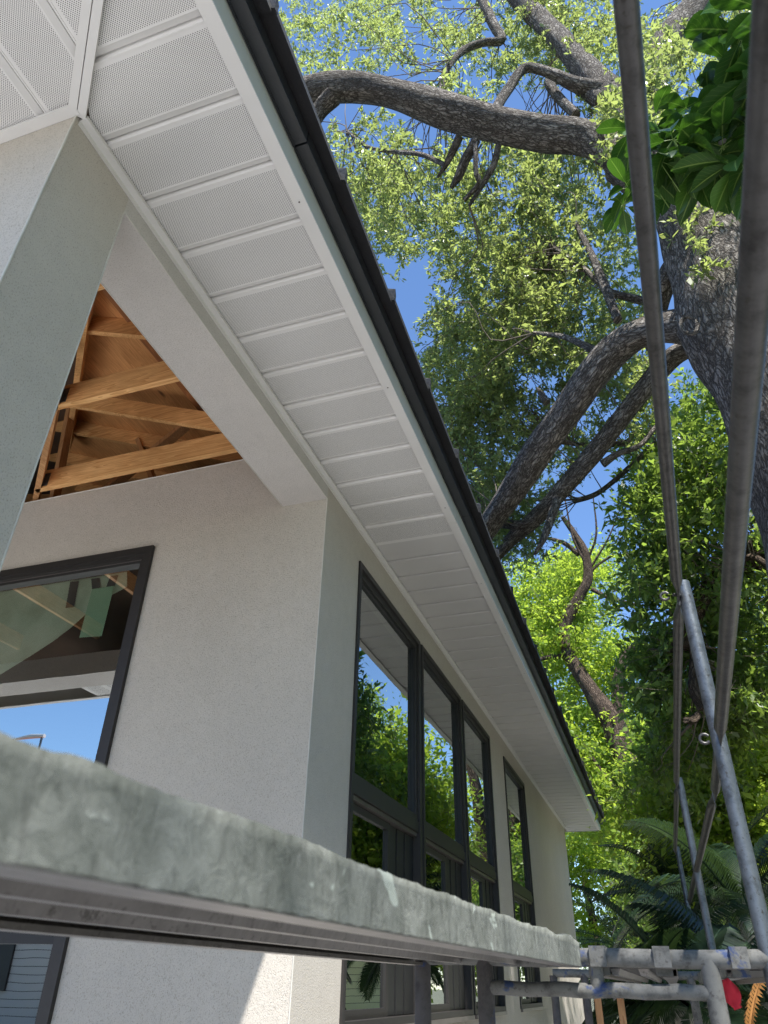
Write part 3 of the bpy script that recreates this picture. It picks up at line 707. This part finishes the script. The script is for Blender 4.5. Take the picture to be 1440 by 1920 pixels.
def clumps_from(regions, seed, gaps=(), rad=.35):
    """leaf clumps spread through the volume of a crown; regions give its lobes (direction, half extent, depth range, number)"""
    r = np.random.default_rng(seed); out = []
    for (cx, cy_, rx, ry, Y0, Y1, n) in regions:
        k = 0; tries = 0
        while k < n and tries < n*6:
            tries += 1
            a = r.uniform(0, 2*math.pi); q = math.sqrt(r.uniform()); px = cx + rx*q*math.cos(a); py = cy_ + ry*q*math.sin(a)
            if in_gap(px, py, gaps): continue
            p = at(px, py, r.uniform(Y0, Y1)); 
            if p.x < -.6 and p.z < 4.4 + (-p.x)*.42: continue
            out.append((p.x, p.y, p.z, rad*r.uniform(.7, 1.3))); k += 1
    return out
def limb(parent, pts, name='limb', mat=BARK, n=20, sub=6, jit=.10):
    """pts: (px, py, Y, radius in px at that depth)"""
    q = []
    for (px, py, Y, rp) in pts:
        v = at(px, py, Y); q.append((v.x, v.y, v.z, rp*depth(v)/FPX*((.93 if name == 'trunk' else .70) if rp > 11 and mat is BARK else 1)))
    sp = spline(q, sub); mb = MB(); mb.tube([s_[:3] for s_ in sp], [max(.004, s_[3]) for s_ in sp], n, jit=jit)
    mb.build(name, mat, parent); return [tuple(s_[:3]) for s_ in sp]

# ---------------------------------------------------------------- the oak
oak = group_root('oak_tree', (3.0, 5.4, GZ), 'huge oak with deeply furrowed grey bark, its limbs arching over the roof from the right', 'tree')
LK = []
LK += limb(oak, [(1760,1750,5.4,150),(1640,1350,5.3,125),(1530,950,5.2,112),(1450,720,5.1,118),(1385,590,5.0,112),(1335,490,4.95,82),(1285,400,4.9,62),(1235,345,4.85,52),(1170,305,4.8,47)], 'trunk', n=48, sub=10, jit=.09)
LK += limb(oak, [(1260,380,4.9,48),(1190,315,4.82,50),(1110,265,4.75,46),(1010,250,4.65,45),(900,225,4.5,46),(800,195,4.35,44),(720,172,4.2,36),(660,165,4.1,38),(600,168,4.0,40),(530,190,3.9,36),(430,230,3.8,30)], n=36, sub=10)
LK += limb(oak, [(1400,640,5.0,80),(1430,540,5.1,80),(1480,440,5.2,72),(1560,330,5.4,60),(1660,220,5.8,48)], n=34)
LK += limb(oak, [(625,180,4.0,26),(600,205,4.05,22),(580,240,4.1,18),(540,300,4.2,14)], 'limb')
LK += limb(oak, [(1420,640,5.0,60),(1340,625,5.0,55),(1280,612,5.05,46),(1215,620,5.2,40),(1160,650,5.35,44),(1115,700,5.5,42),(1065,770,5.8,42),(1010,845,6.1,40),(960,920,6.5,36),(915,985,6.9,30),(860,1070,7.3,24)], n=34, sub=10)
LK += limb(oak, [(1320,640,6.6,26),(1260,670,6.8,27),(1200,740,7.0,26),(1130,830,7.3,25),(1065,905,7.6,24),(1010,965,7.9,22),(965,1005,8.2,19),(930,1045,8.5,15),(900,1085,8.8,12)], n=26)
LK += limb(oak, [(1010,968,7.9,15),(975,985,8.0,14),(935,982,8.2,13),(880,990,8.5,10)])
LK += limb(oak, [(1046,935,7.7,10),(1030,980,7.6,8),(1018,1012,7.5,6),(1002,1040,7.5,2.5)])
LK += limb(oak, [(1300,430,5.0,60),(1230,330,5.3,46),(1190,240,5.6,40),(1150,180,5.8,36),(1090,120,6.0,32),(1040,65,6.1,28),(985,10,6.2,25),(930,-50,6.3,22)], n=28)
LK += limb(oak, [(1260,380,5.5,50),(1235,250,5.9,40),(1222,150,6.1,36),(1250,75,6.3,38),(1300,20,6.5,36),(1370,-40,6.7,32)], n=28)
LK += limb(oak, [(1320,470,4.9,40),(1262,505,5.3,32),(1245,545,5.6,24),(1232,600,6.0,20),(1222,650,6.6,18)], n=24)
LK += limb(oak, [(1130,170,5.8,26),(1080,158,5.7,19),(1035,138,5.6,14),(985,128,5.55,13),(955,165,5.5,13),(932,200,5.4,10),(918,240,5.2,8)], n=18)
LK += limb(oak, [(1130,190,5.8,24),(1060,150,5.9,15),(1030,155,5.9,10),(1050,185,5.8,9),(1080,215,5.7,9)], n=14)
LK += limb(oak, [(895,-20,6.3,13),(925,45,6.3,14),(940,75,6.3,12),(905,80,6.2,7),(868,95,6.1,7),(838,130,6.0,6),(825,175,5.9,5)], n=12)
for pts in ([(862,255,4.5,8),(848,285,4.6,7),(835,310,4.7,5),(820,333,4.8,2)], [(835,310,4.7,5),(790,290,4.9,4.5),(740,285,5.1,4),(690,275,5.3,3),(650,245,5.4,2)],
            [(893,262,4.5,9),(872,300,4.6,9),(860,330,4.7,8),(846,352,4.8,4)], [(892,268,4.5,5),(892,320,4.6,5),(897,345,4.7,5),(870,375,4.8,4)],
            [(935,270,4.6,6),(925,310,4.7,6),(905,345,4.8,5),(880,385,4.9,3)], [(1240,575,6.2,9),(1190,560,6.2,8),(1140,545,6.2,6),(1090,500,6.3,5),(1030,460,6.4,4)],
            [(1158,600,5.6,12),(1135,540,5.8,9),(1110,480,6.0,7),(1080,420,6.2,5)], [(1130,665,5.5,12),(1090,645,5.6,7),(1050,630,5.8,5),(1000,625,6.0,4)],
            [(1025,755,6.0,8),(1015,740,6.0,6),(1008,728,6,3)], [(1130,870,7.4,8),(1160,850,7.4,6),(1200,835,7.5,5),(1230,800,7.6,4)], [(1180,830,8.2,7),(1110,835,8.3,5),(1050,830,8.4,3)],
            [(1440,760,5.6,10),(1400,640,5.5,6),(1340,500,5.4,5)], [(1075,940,9,5),(1120,925,9,5),(1170,885,9,5),(1230,830,9,6)]):
    LK += limb(oak, pts, 'limb', BARK, 10, 5)
# knot where a limb was lost
kn = at(1292, 610, 4.62); mb = MB()
mb.tube([kn + Vector((0, 0, 0)) + Vector((.06*math.cos(a), 0, .10*math.sin(a))) for a in np.linspace(0, 2*math.pi, 18)], .018, 8, jit=.2); mb.build('bark_knot', BARK, oak)
GAPS = [(590,70,20,22),(700,110,22,18),(780,70,24,20),(930,20,22,16),(1010,40,20,16),(870,130,18,22),(760,430,20,24),(700,360,18,14),(860,420,18,18),(960,430,20,16),(1040,400,18,20),(1160,420,22,26),(860,560,24,22),(930,610,18,18),(1080,560,20,18),(1170,620,18,22),(830,720,16,22),(900,800,16,20),(1070,700,24,20),(1150,790,24,30),(1190,860,20,26),(1260,200,22,26),(1330,130,22,20),(1280,120,16,16),(560,100,18,16),(775,585,48,82),(745,520,40,55),(820,500,22,40),(650,385,20,16),(850,20,45,30),(660,80,36,26),(735,165,30,25),(905,300,25,22),(765,300,26,20),(620,225,30,18),(835,345,26,20),
        (995,210,26,22),(960,350,26,20),(1120,360,22,26),(990,695,30,26),(1000,745,16,22),(1110,905,55,34),(1085,790,22,26),(1260,570,14,18),(1090,985,60,40),(700,255,20,14),(560,30,16,14),(1150,900,40,22),(1105,960,70,50)]
REG = [(620,70,130,90,5.0,7.5,70),(800,60,120,80,5.5,8,48),(960,60,120,90,6,8,80),(1090,40,110,80,6,8,80),(1180,150,90,110,6,8,55),(700,30,200,60,7,9,50),
       (680,300,110,80,5.0,7.5,60),(800,380,120,90,5.5,8,85),(930,330,120,80,5.5,8,70),(1040,330,110,90,6,8.5,80),(720,420,70,110,6,8.5,62),(900,460,150,80,6,8.5,90),
       (1060,470,130,90,6,9,120),(950,560,130,100,6,8.5,130),(1100,600,110,80,6.3,9,95),(880,650,110,90,6.5,8.5,110),(1000,640,90,70,6.3,8.5,60),
       (860,740,90,80,7,9,90),(890,840,80,90,7,9,95),(960,780,80,70,7,9,40),(1010,700,90,50,7,9,20),(1060,850,60,60,8,10,22),(920,930,60,60,7.6,9.4,50),
       (1130,760,80,80,7.5,9.5,40),(1180,700,60,60,7.5,9.5,30),(960,1010,50,50,8.6,10,34),(990,930,60,60,9,11,20),(850,170,60,60,5.5,7,14),(560,150,90,90,5,7,22),(1215,190,60,70,4.2,5.2,22),(1160,250,50,50,4.2,5.0,12),(1250,110,60,50,5,6,16),
       (1300,200,120,120,7,9,40),(1380,400,80,80,6.5,8,30),(1330,60,120,60,7,9,45),(1370,330,90,60,4.2,4.7,5),(1330,420,60,50,4.2,4.6,5)]
cl = clumps_from([(*q[:6], int(q[6]*(.62 if q[6] >= 85 else .76))) for q in REG], 11, GAPS, .25)
ci = crown('crown', oak, cl, OAKLEAF, .066, .38, twigs=7, leaves=20, tlen=.36, tone=(.50,.24), seed=2, links=LK, jit=.012, twig_r=.0038)
print('oak leaves', len(cl)*7*17)
# unseen part of the crown, added above and behind the viewer to throw dappled shade
r_ = np.random.default_rng(5); up = []
for _ in range(420):
    p = np.array([r_.uniform(-.5, 6), r_.uniform(-6, 3.5), r_.uniform(6.6, 9.5)])
    # leave open where the sun reaches the wall corner
    t_ = p[2]/SUN.z; hit = p - np.array(SUN)*t_
    if hit[0] < -.55 and hit[1] > 1.0: continue
    if -.75 < hit[0] < .12 and (.62 < hit[1] < .98 or 1.45 < hit[1] < 1.95): continue  # openings cut to let sun patches onto the near plank
    up.append((*p, .42*r_.uniform(.7, 1.3)))
crown('crown', oak, up, OAKLEAF, .085, .40, twigs=8, leaves=16, tlen=.5, seed=3)

# ---------------------------------------------------------------- tree with lime green foliage, far beyond the house
def tree(name, label, base, limbs, clumps, leafmat, barkmat, L0, group=None, **kw):
    t_ = group_root(name, base, label, 'tree', group); lk = []
    for i, pts in enumerate(limbs): lk += limb(t_, pts, 'trunk' if i == 0 else 'limb', barkmat, 14, 6)
    if clumps: crown('crown', t_, clumps, leafmat, L0, links=lk, **kw)
    return t_
LG = [(1150,1130,56,36),(1165,1175,50,26),(1075,985,110,52),(955,1345,24,44),(1010,1270,26,20),(1190,1050,46,40),(1125,1195,26,18),(960,1240,22,20),(1140,1290,20,16),(1000,1090,18,16),(1190,1330,20,22),(1080,1360,18,12)]
b = at(1300, 1750, 22.7)
tree('lime_tree', 'lime green feathery tree with a kinked brown trunk beyond the end of the house', (b.x, b.y, GZ),
     [[(1330,1900,22.75,22),(1275,1650,22.75,22),(1235,1560,22.75,23),(1195,1490,22.75,22),(1165,1400,22.75,22),(1145,1350,22.75,22),(1105,1290,22.75,15),(1070,1235,22.75,12),(1058,1195,22.75,10),(1062,1165,22.75,11),(1085,1120,22.75,10),(1102,1085,22.75,9),(1098,1040,22.75,8),(1080,1005,22.75,6),(1055,970,22.75,4)],
      [(1160,1345,22.75,13),(1158,1290,22.62,11),(1168,1240,22.49,9),(1190,1212,22.36,7)], [(1062,1230,22.75,6),(1030,1232,22.62,4),(1000,1240,22.49,3)],
      [(1085,1040,22.75,5),(1060,1020,22.75,4),(1030,1010,22.62,3),(1005,1012,22.62,2)], [(1110,1105,22.75,4),(1145,1122,22.62,4),(1195,1135,22.49,3.5)],
      [(1102,1080,22.75,3),(1120,1060,22.75,2.5),(1150,1040,22.75,2)], [(1200,1490,22.75,6),(1150,1470,22.49,4),(1110,1420,22.36,3)], [(1100,1060,22.75,3),(1075,1010,22.49,2),(1060,940,22.36,1.2)], [(1102,1050,22.75,2.5),(1118,1000,22.49,2),(1112,930,22.36,1)], [(1104,1070,22.75,2.5),(1140,1010,22.49,1.6),(1160,960,22.36,1)]],
     clumps_from([(1050,1130,90,80,22.7,26.9,56),(1120,1080,90,70,22.7,26.9,42),(985,1130,50,70,22.7,33.5,31),(1000,1210,60,60,22.7,26.9,35),(1080,1230,90,70,22.7,26.9,52),(1150,1220,70,90,23.3,26.9,35),
                  (1030,1330,80,70,22.7,32.6,27),(1080,1400,90,90,22.1,32.6,106),(1110,1480,90,80,22.1,32.6,106),(1130,1570,110,80,22.1,32.6,113),(1200,1480,80,120,25.3,28.2,78),(1220,1370,80,80,25.3,28.2,56),(1110,1650,90,80,21.4,31.8,78),(1180,1620,90,70,22.7,26.9,56),(1000,1390,50,60,22.1,30.9,27)], 21, LG, .62),
     LIMELEAF, BARK2, .14, twigs=7, leaves=22, tlen=.36, tone=(.62,.22), jit=.10, aspect=.5, seed=8, twig_r=.005)
# dark broad leaved tree at the right
b = at(1430, 1750, 8.5)
tree('broadleaf_tree', 'dark green broad leaved tree with a black twisting branch, behind the scaffold uprights', (b.x, b.y, GZ),
     [[(1640,1900,9,40),(1560,1500,9,38),(1500,1150,9,34),(1440,1020,9,26),(1380,1065,9,24),(1330,1110,9,20),(1295,1170,9,17),(1285,1215,9,14)],
      [(1300,1170,9,14),(1305,1230,9,12),(1302,1290,8.9,11),(1318,1330,8.9,9)], [(1340,1100,9,9),(1400,1045,8.8,7),(1440,1060,8.7,6)], [(1380,1050,9,7),(1420,1062,9,6),(1450,1075,9,5)],
      [(1290,1190,9,8),(1272,1180,9,7),(1262,1215,9,6),(1270,1240,9,5)], [(1310,1340,8.9,7),(1298,1352,8.8,7),(1286,1350,8.7,6)]],
     clumps_from([(1250,850,70,90,8.5,11,34),(1330,800,80,90,8.5,11,37),(1320,930,110,90,8,10.5,68),(1230,960,50,90,8,10,27),(1230,1050,60,70,8,10,31),(1330,1060,100,80,8.6,10.5,46),(1400,880,60,120,8,10,34),
                  (1240,1180,60,70,8.5,10.5,26),(1350,1200,90,80,9,11,43),(1230,1270,60,60,9,11,24),(1330,1320,110,80,9.5,11.5,55),(1410,1120,60,100,9,11,31),(1420,1320,60,100,9,11,31),(1300,1420,110,70,10,12,31)], 31, [(1240,870,22,26),(1400,1000,28,34),(1262,1130,16,22),(1420,960,18,26),(1290,930,22,26),(1350,1010,26,20),(1215,1010,20,26),(1380,900,18,20),(1310,800,20,16),(1220,1120,18,20),(1370,1230,24,22),(1290,1260,16,24),(1240,1330,18,18),(1420,1400,18,24)], .27),
     DARKLEAF, BARK2, .105, twigs=6, leaves=13, tlen=.38, tone=(.45,.25), aspect=.42, seed=9, jit=.04)
# mid green trees behind
for i, (lab, reg, seed, mat, mids) in enumerate((
    ('mid green tree with sunlit gaps, right of the forked scaffold post', [(1350,1420,110,110,12,15,110),(1420,1500,70,120,12,15,80),(1290,1500,90,90,13,16,90),(1380,1600,90,70,12,15,70)], 41, LIMELEAF, .36),
    ('shadowed green tree behind the palms at the lower right', [(1200,1700,130,100,20,24,120),(1350,1700,130,110,18,22,120),(1440,1650,80,120,18,22,60)], 42, DARKLEAF, .5))):
    b = at(1380 - 150*i, 1800, 15 + 5*i)
    tree('leafy_tree', lab, (b.x, b.y, GZ), [[(1400-150*i,1900,15+5*i,16),(1370-130*i,1600,14.5+5*i,14),(1345-120*i,1450,14+5*i,11),(1330-100*i,1300,14+5*i,7)]],
         clumps_from(reg, seed, (), .5), mat, BARK2, .12, 'trees behind the palms', twigs=7, leaves=20, tlen=.5, tone=(mids,.22), aspect=.5, seed=seed, jit=.09, twig_r=.005)
# far tree line closing the view, also what the side windows reflect
FARLAB = ['distant tree behind the roof corner at the far end of the house', 'distant tree directly behind the lime green tree', 'distant dark tree behind the forked scaffold post',
  'distant tree behind the right hand palms', 'distant dark tree farthest right behind the scaffold', 'distant tree hidden behind the house end, seen over the roof',
  'tree outside the right edge behind the cream house', 'dark tree outside the right edge beside the cream house', 'unseen tree added outside the right edge to shade the side wall and scaffold',
  'unseen dark tree added for shade outside the right edge, nearest the viewer', 'unseen tree added for shade outside the right edge, between the oak and the cream house', 'tree behind the viewer at the right',
  'unseen dark tree added for shade outside the right edge, farthest from the scaffold']
far = [(-3,36,5,5.5),(1,37,5,6),(5,38,6,7),(10,36,12,7),(13,34,11,7),(-9,34,6,6),(16,26,8,6),(18,18,8,6),(13,2,10,8),(12,-6,10,8),(14,9,10,8),(9,-13,10,8),(16,14,9,7)]  # nearer trees right of view are unseen, added to darken wall and column
for i, (x, y, h, w_) in enumerate(far):
    t_ = group_root('distant_tree', (x, y, GZ), '', 'tree', 'distant trees closing the view')
    t_['label'] = FARLAB[i]
    mb = MB(); mb.tube([(x, y, GZ), (x+.2, y, 2), (x, y+.2, h*.8)], [.25, .2, .1], 10, jit=.1); mb.build('trunk', BARK2, t_)
    rr_ = np.random.default_rng(60+i); cl = []
    for _ in range(150):
        d_ = rr_.normal(size=3); d_ /= np.linalg.norm(d_); q = rr_.uniform(.4, 1)**.5
        cl.append((x + d_[0]*w_*.55*q, y + d_[1]*w_*.45*q, 1.5 + h*.42 + d_[2]*h*.55*q, .62*rr_.uniform(.7, 1.3)))
    crown('crown', t_, cl, LIMELEAF if y > 24 else DARKLEAF, .2, .5, 7, 16, .55, (.5,.22), seed=70+i, jit=.14, twig_r=.006)

# ---------------------------------------------------------------- umbrella-leaved plant hanging in from the upper right
def bigleaf(mb, base, d, n_, L, W, tones, tone, curl=.5):
    d = Vector(d).normalized(); s = d.cross(Vector(n_)).normalized(); n2 = s.cross(d)
    K = 7; vs_ = []; prev = Vector(base); dd = d.copy()
    prof = [.12, .55, .85, 1.0, .96, .72, .05]
    pts = []
    for k in range(K):
        t_ = k/(K-1); pts.append(prev.copy()); dd = (dd + Vector((0,0,-curl*.10))).normalized(); prev = prev + dd*(L/(K-1))
    for k in range(K):
        wv = prof[k]*W*.5*(1 + random.uniform(-.05, .05)); lift = wv*.35
        vs_ += [pts[k] - s*wv + n2*lift, pts[k] - s*wv*.5 + n2*lift*.45, pts[k], pts[k] + s*wv*.5 + n2*lift*.45, pts[k] + s*wv + n2*lift]
    fs = []; uv = []
    for k in range(K-1):
        for j in range(4):
            fs.append((k*5+j, k*5+j+1, (k+1)*5+j+1, (k+1)*5+j)); uv.append([(j/4, k/(K-1)), ((j+1)/4, k/(K-1)), ((j+1)/4, (k+1)/(K-1)), (j/4, (k+1)/(K-1))])
            tones.append(tone)
    mb.add(vs_, fs, 0, True, uv)
plant = group_root('umbrella_plant', (1.6, 2.9, GZ), 'glossy plant with whorls of large drooping leaves hanging in at the upper right', 'plant')
stems = [[(1900,1500,3.2,20),(1700,900,3.1,16),(1560,520,3.0,13),(1440,392,2.95,11),(1385,380,2.9,10),(1330,355,2.85,9),(1290,345,2.8,8)],
         [(1700,600,3.0,14),(1560,300,2.9,12),(1450,150,2.8,9),(1410,60,2.7,7)], [(1560,520,3.0,10),(1470,330,2.9,8),(1400,250,2.8,5),(1350,268,2.75,4)]]
for st in stems: limb(plant, st, 'stem', BARKG, 12, 6, .04)
WH = [(1262,262,2.5,95),(1355,275,2.6,95),(1298,210,2.75,80),(1425,135,2.4,115),(1395,60,2.5,110),(1440,20,2.35,120),(1330,180,2.8,80),(1235,300,2.6,80),(1178,352,2.6,62),(1400,235,2.6,95),(1440,260,2.5,100),(1190,240,2.7,70),(1225,225,2.8,60),(1295,300,2.7,75),(1380,170,2.65,90),(1460,90,2.3,120),(1245,280,2.75,80),(1330,300,2.65,95),(1385,300,2.55,95),(1425,200,2.6,105),(1370,120,2.7,95),(1410,170,2.55,100),(1290,255,2.75,85),(1215,330,2.7,70),(1440,320,2.6,90),(1350,230,2.75,90),(1375,20,2.7,95),(1445,60,2.6,110),(1275,320,2.8,80),(1168,385,2.65,55)]
mb = MB(); tones = []
for (px, py, Y, Lp) in WH:
    c = at(px, py, Y); sc_ = depth(c)/FPX; L = Lp*sc_; nl = random.randint(7, 9); a0 = random.uniform(0, 6.28)
    for k in range(nl):
        a = a0 + 2*math.pi*k/nl + random.uniform(-.2, .2); el = random.uniform(-.9, .15)
        d_ = Vector((math.cos(a)*math.cos(el), math.sin(a)*math.cos(el), math.sin(el)))
        pet = c + d_*L*.22
        mb.tube([c, pet], .0022, 5, 1, False); tones += [.9]*5
        bigleaf(mb, pet, d_, (0, 0, 1), L*random.uniform(.8, 1.15), L*.42, tones, min(1, max(0, random.gauss(.5, .22))), random.uniform(.6, 2.2))
    mb.tube([c, c + (at(px+40, py+60, Y+.1)-c)*1.0], .003, 5, 1, False); tones += [.6]*5
o = mb.build('foliage', [BIGLEAF, plain('leaf_stalk', (.22,.33,.08), .5)], plant)
at_ = o.data.attributes.new('tone', 'FLOAT', 'FACE'); at_.data.foreach_set('value', np.array(tones, np.float32))

# ---------------------------------------------------------------- palms
def frond(mb, base, az, el, L, droop, leafL, tones, mi=0, pairs=46, tone=.5):
    d = Vector((math.cos(az)*math.cos(el), math.sin(az)*math.cos(el), math.sin(el))); p = Vector(base); pts = [p.copy()]; K = 16
    for k in range(K):
        d = (d + Vector((0, 0, -droop/K))).normalized(); p = p + d*(L/K); pts.append(p.copy())
    n0 = len(mb.f); mb.tube(pts, [.014*(1-.85*i/K) + .002 for i in range(K+1)], 5, mi, False); tones += [.8]*(len(mb.f)-n0)
    for i in range(pairs):
        t_ = .10 + .90*i/pairs; f_ = t_*K; k = min(K-1, int(f_)); q = pts[k].lerp(pts[k+1], f_-k); dr = (pts[k+1]-pts[k]).normalized()
        sd_ = dr.cross(Vector((0,0,1))).normalized(); up_ = sd_.cross(dr)
        ll = leafL*math.sin(math.pi*min(.97, .12+.88*t_))**.6*random.uniform(.85, 1.1)
        for s_ in (-1, 1):
            a = (sd_*s_*.85 + dr*.55 + up_*.25).normalized(); m1 = q + a*ll*.5; a2 = (a + Vector((0,0,-.95))).normalized(); e_ = m1 + a2*ll*.5
            wv = dr*.010
            mb.add([q - wv*.6, q + wv*.6, m1 + wv, m1 - wv, e_], [(0,1,2,3), (3,2,4)], mi); tn = min(1, max(0, random.gauss(tone, .2))); tones += [tn, tn]
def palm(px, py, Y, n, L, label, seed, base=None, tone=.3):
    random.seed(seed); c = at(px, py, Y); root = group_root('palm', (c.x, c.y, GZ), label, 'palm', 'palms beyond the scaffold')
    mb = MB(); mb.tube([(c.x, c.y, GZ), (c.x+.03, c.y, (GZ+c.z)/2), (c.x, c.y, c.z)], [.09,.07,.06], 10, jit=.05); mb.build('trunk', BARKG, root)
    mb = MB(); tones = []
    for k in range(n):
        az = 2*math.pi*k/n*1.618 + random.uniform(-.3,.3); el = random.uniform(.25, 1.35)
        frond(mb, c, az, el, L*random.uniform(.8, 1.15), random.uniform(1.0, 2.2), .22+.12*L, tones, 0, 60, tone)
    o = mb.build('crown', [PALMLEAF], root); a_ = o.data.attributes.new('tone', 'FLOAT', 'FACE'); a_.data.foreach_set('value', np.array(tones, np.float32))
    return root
palm(1270, 1800, 12.0, 15, 1.05, 'dark arching palm left of the thin scaffold post, nearest the house corner', 1)
palm(1270, 1860, 7.6, 15, 1.0, 'dark palm low behind the gap between the scaffold bars', 2)
palm(1395, 1720, 8.8, 17, 1.5, 'dark palm at the right edge with wide drooping fronds', 3)
palm(1310, 1740, 13.0, 17, 1.6, 'palm further back between the scaffold posts', 4)
palm(1430, 1880, 6.6, 13, 1.3, 'nearest palm, low in the right corner', 5)
palm(1165, 1780, 24.5, 18, 3.2, 'palm low beside the end of the side wall', 6)
palm(1225, 1905, 6.2, 12, .62, 'small dark palm seen through the gap under the lower scaffold bar', 12, tone=.3)
palm(1310, 1900, 5.8, 12, .62, 'small dark palm just left of the scaffold leg with the red rag', 13, tone=.3)
palm(1720, 1500, 11.0, 15, 2.8, 'tall palm just outside the right edge, reflected in the side windows', 7, tone=.6)
mb = MB(); tones = []; random.seed(9)
fr = group_root('dry_palm_frond', tuple(at(1440, 1900, 5.4)), 'dead orange brown palm frond in the lower right corner', 'frond')
frond(mb, at(1405, 1960, 5.4), .4, 1.3, .46, 1.2, .10, tones, 0, 20); mb.build('leaf_blade', DEADPALM, fr)

# timber stakes seen under the lower scaffold bar
for px0, px1, lab, mt in ((1118, 1124, 'brown timber stake left of the others below the scaffold bars', PINE_Z), (1160, 1166, 'orange timber stake second from the left below the scaffold bars', PINE_Z),
                      (1298, 1304, 'timber stake under the right half of the lower scaffold bar', PINE_Z)):
    a = at(px0, 1850, 4.9); mb = MB(); mb.beam((a.x, a.y, GZ), (a.x, a.y, a.z+.02), .035, .02, (0,1,0)); tag(mb.build('timber_stake', mt), lab, 'stake', 'timber stakes below the scaffold')

# ---------------------------------------------------------------- what the panes mirror: neighbours' houses and a mast
nb = group_root('neighbour_house', (-22, -16, GZ), 'white sided neighbour house with a red tiled roof, mirrored in the front window', 'house')
def siding_mat(name, c):
    m, t, p = M(name); sx = t.nodes.new('ShaderNodeSeparateXYZ'); tc = t.nodes.new('ShaderNodeTexCoord'); t.links.new(tc.outputs['Object'], sx.inputs[0])
    f = math_(t, 'FRACT', math_(t, 'DIVIDE', sx.outputs[2], .2)); 
    col = mixc(t, c, tuple(x*.25 for x in c), math_(t, 'LESS_THAN', f, .10)); t.links.new(col, p.inputs['Base Color']); p.inputs['Roughness'].default_value = .6
    bump(t, p, f, .5, .03); return m
SID = siding_mat('white_siding', (.50,.46,.43)); SIDG = siding_mat('cream_siding', (.50,.50,.30))
m = MB(); m.box((-34, -24, GZ), (-15.2, -12.2, 3.9)); m.build('wall', SID, nb)
REDT = plain('red_roof_tile', (.42,.10,.06), .8, bs=.6, bscale=14, amt=.3)
m = MB(); m.add([(-35,-25,3.9),(-14.4,-25,3.9),(-14.4,-11.4,3.9),(-35,-11.4,3.9),(-31,-18,7.75),(-24.6,-18,7.75)], [(0,1,5,4),(1,2,5),(2,3,4,5),(3,0,4),(3,2,1,0)]); m.build('roof', REDT, nb)
m = MB(); m.box((-20.6,-12.2,-.4), (-18.2,-12.12,1.0)); m.build('window', BRONZE, nb)
ms = group_root('aerial_mast', (-20.2, -13.1, GZ), 'thin mast with a short cross arm, mirrored small in the front window', 'mast')
a = Vector((-20.2, -13.1, 7.25)); m = MB(); m.tube([a + Vector((0,0,-9.0)), a + Vector((0,0,-.0))], .04, 8); m.build('pole', GALV, ms)
m = MB(); m.tube([a + Vector((.1,0,0)), a + Vector((-.5,0,.02)), a + Vector((-1.3,0,-.05))], [.07,.09,.04], 8); m.build('lamp_head', TRIM, ms)
sh = group_root('cream_house', (9, 25, GZ), 'cream sided house to the right, mirrored in the lower side windows', 'house')
m = MB(); m.box((6.5, 19, GZ), (14, 33, 4.6)); m.build('wall', SIDG, sh)
m = MB(); m.add([(6,18.5,4.6),(14.5,18.5,4.6),(14.5,33.5,4.6),(6,33.5,4.6),(10.2,18.5,6.2),(10.2,33.5,6.2)], [(0,1,4),(1,2,5,4),(2,3,5),(3,0,4,5),(3,2,1,0)]); m.build('roof', TILE, sh)
for o in list(bpy.data.objects):
    if o.name.startswith(('near_plank', 'far_plank')): o.name = 'scaffold_plank'
print('objects', len(bpy.data.objects))
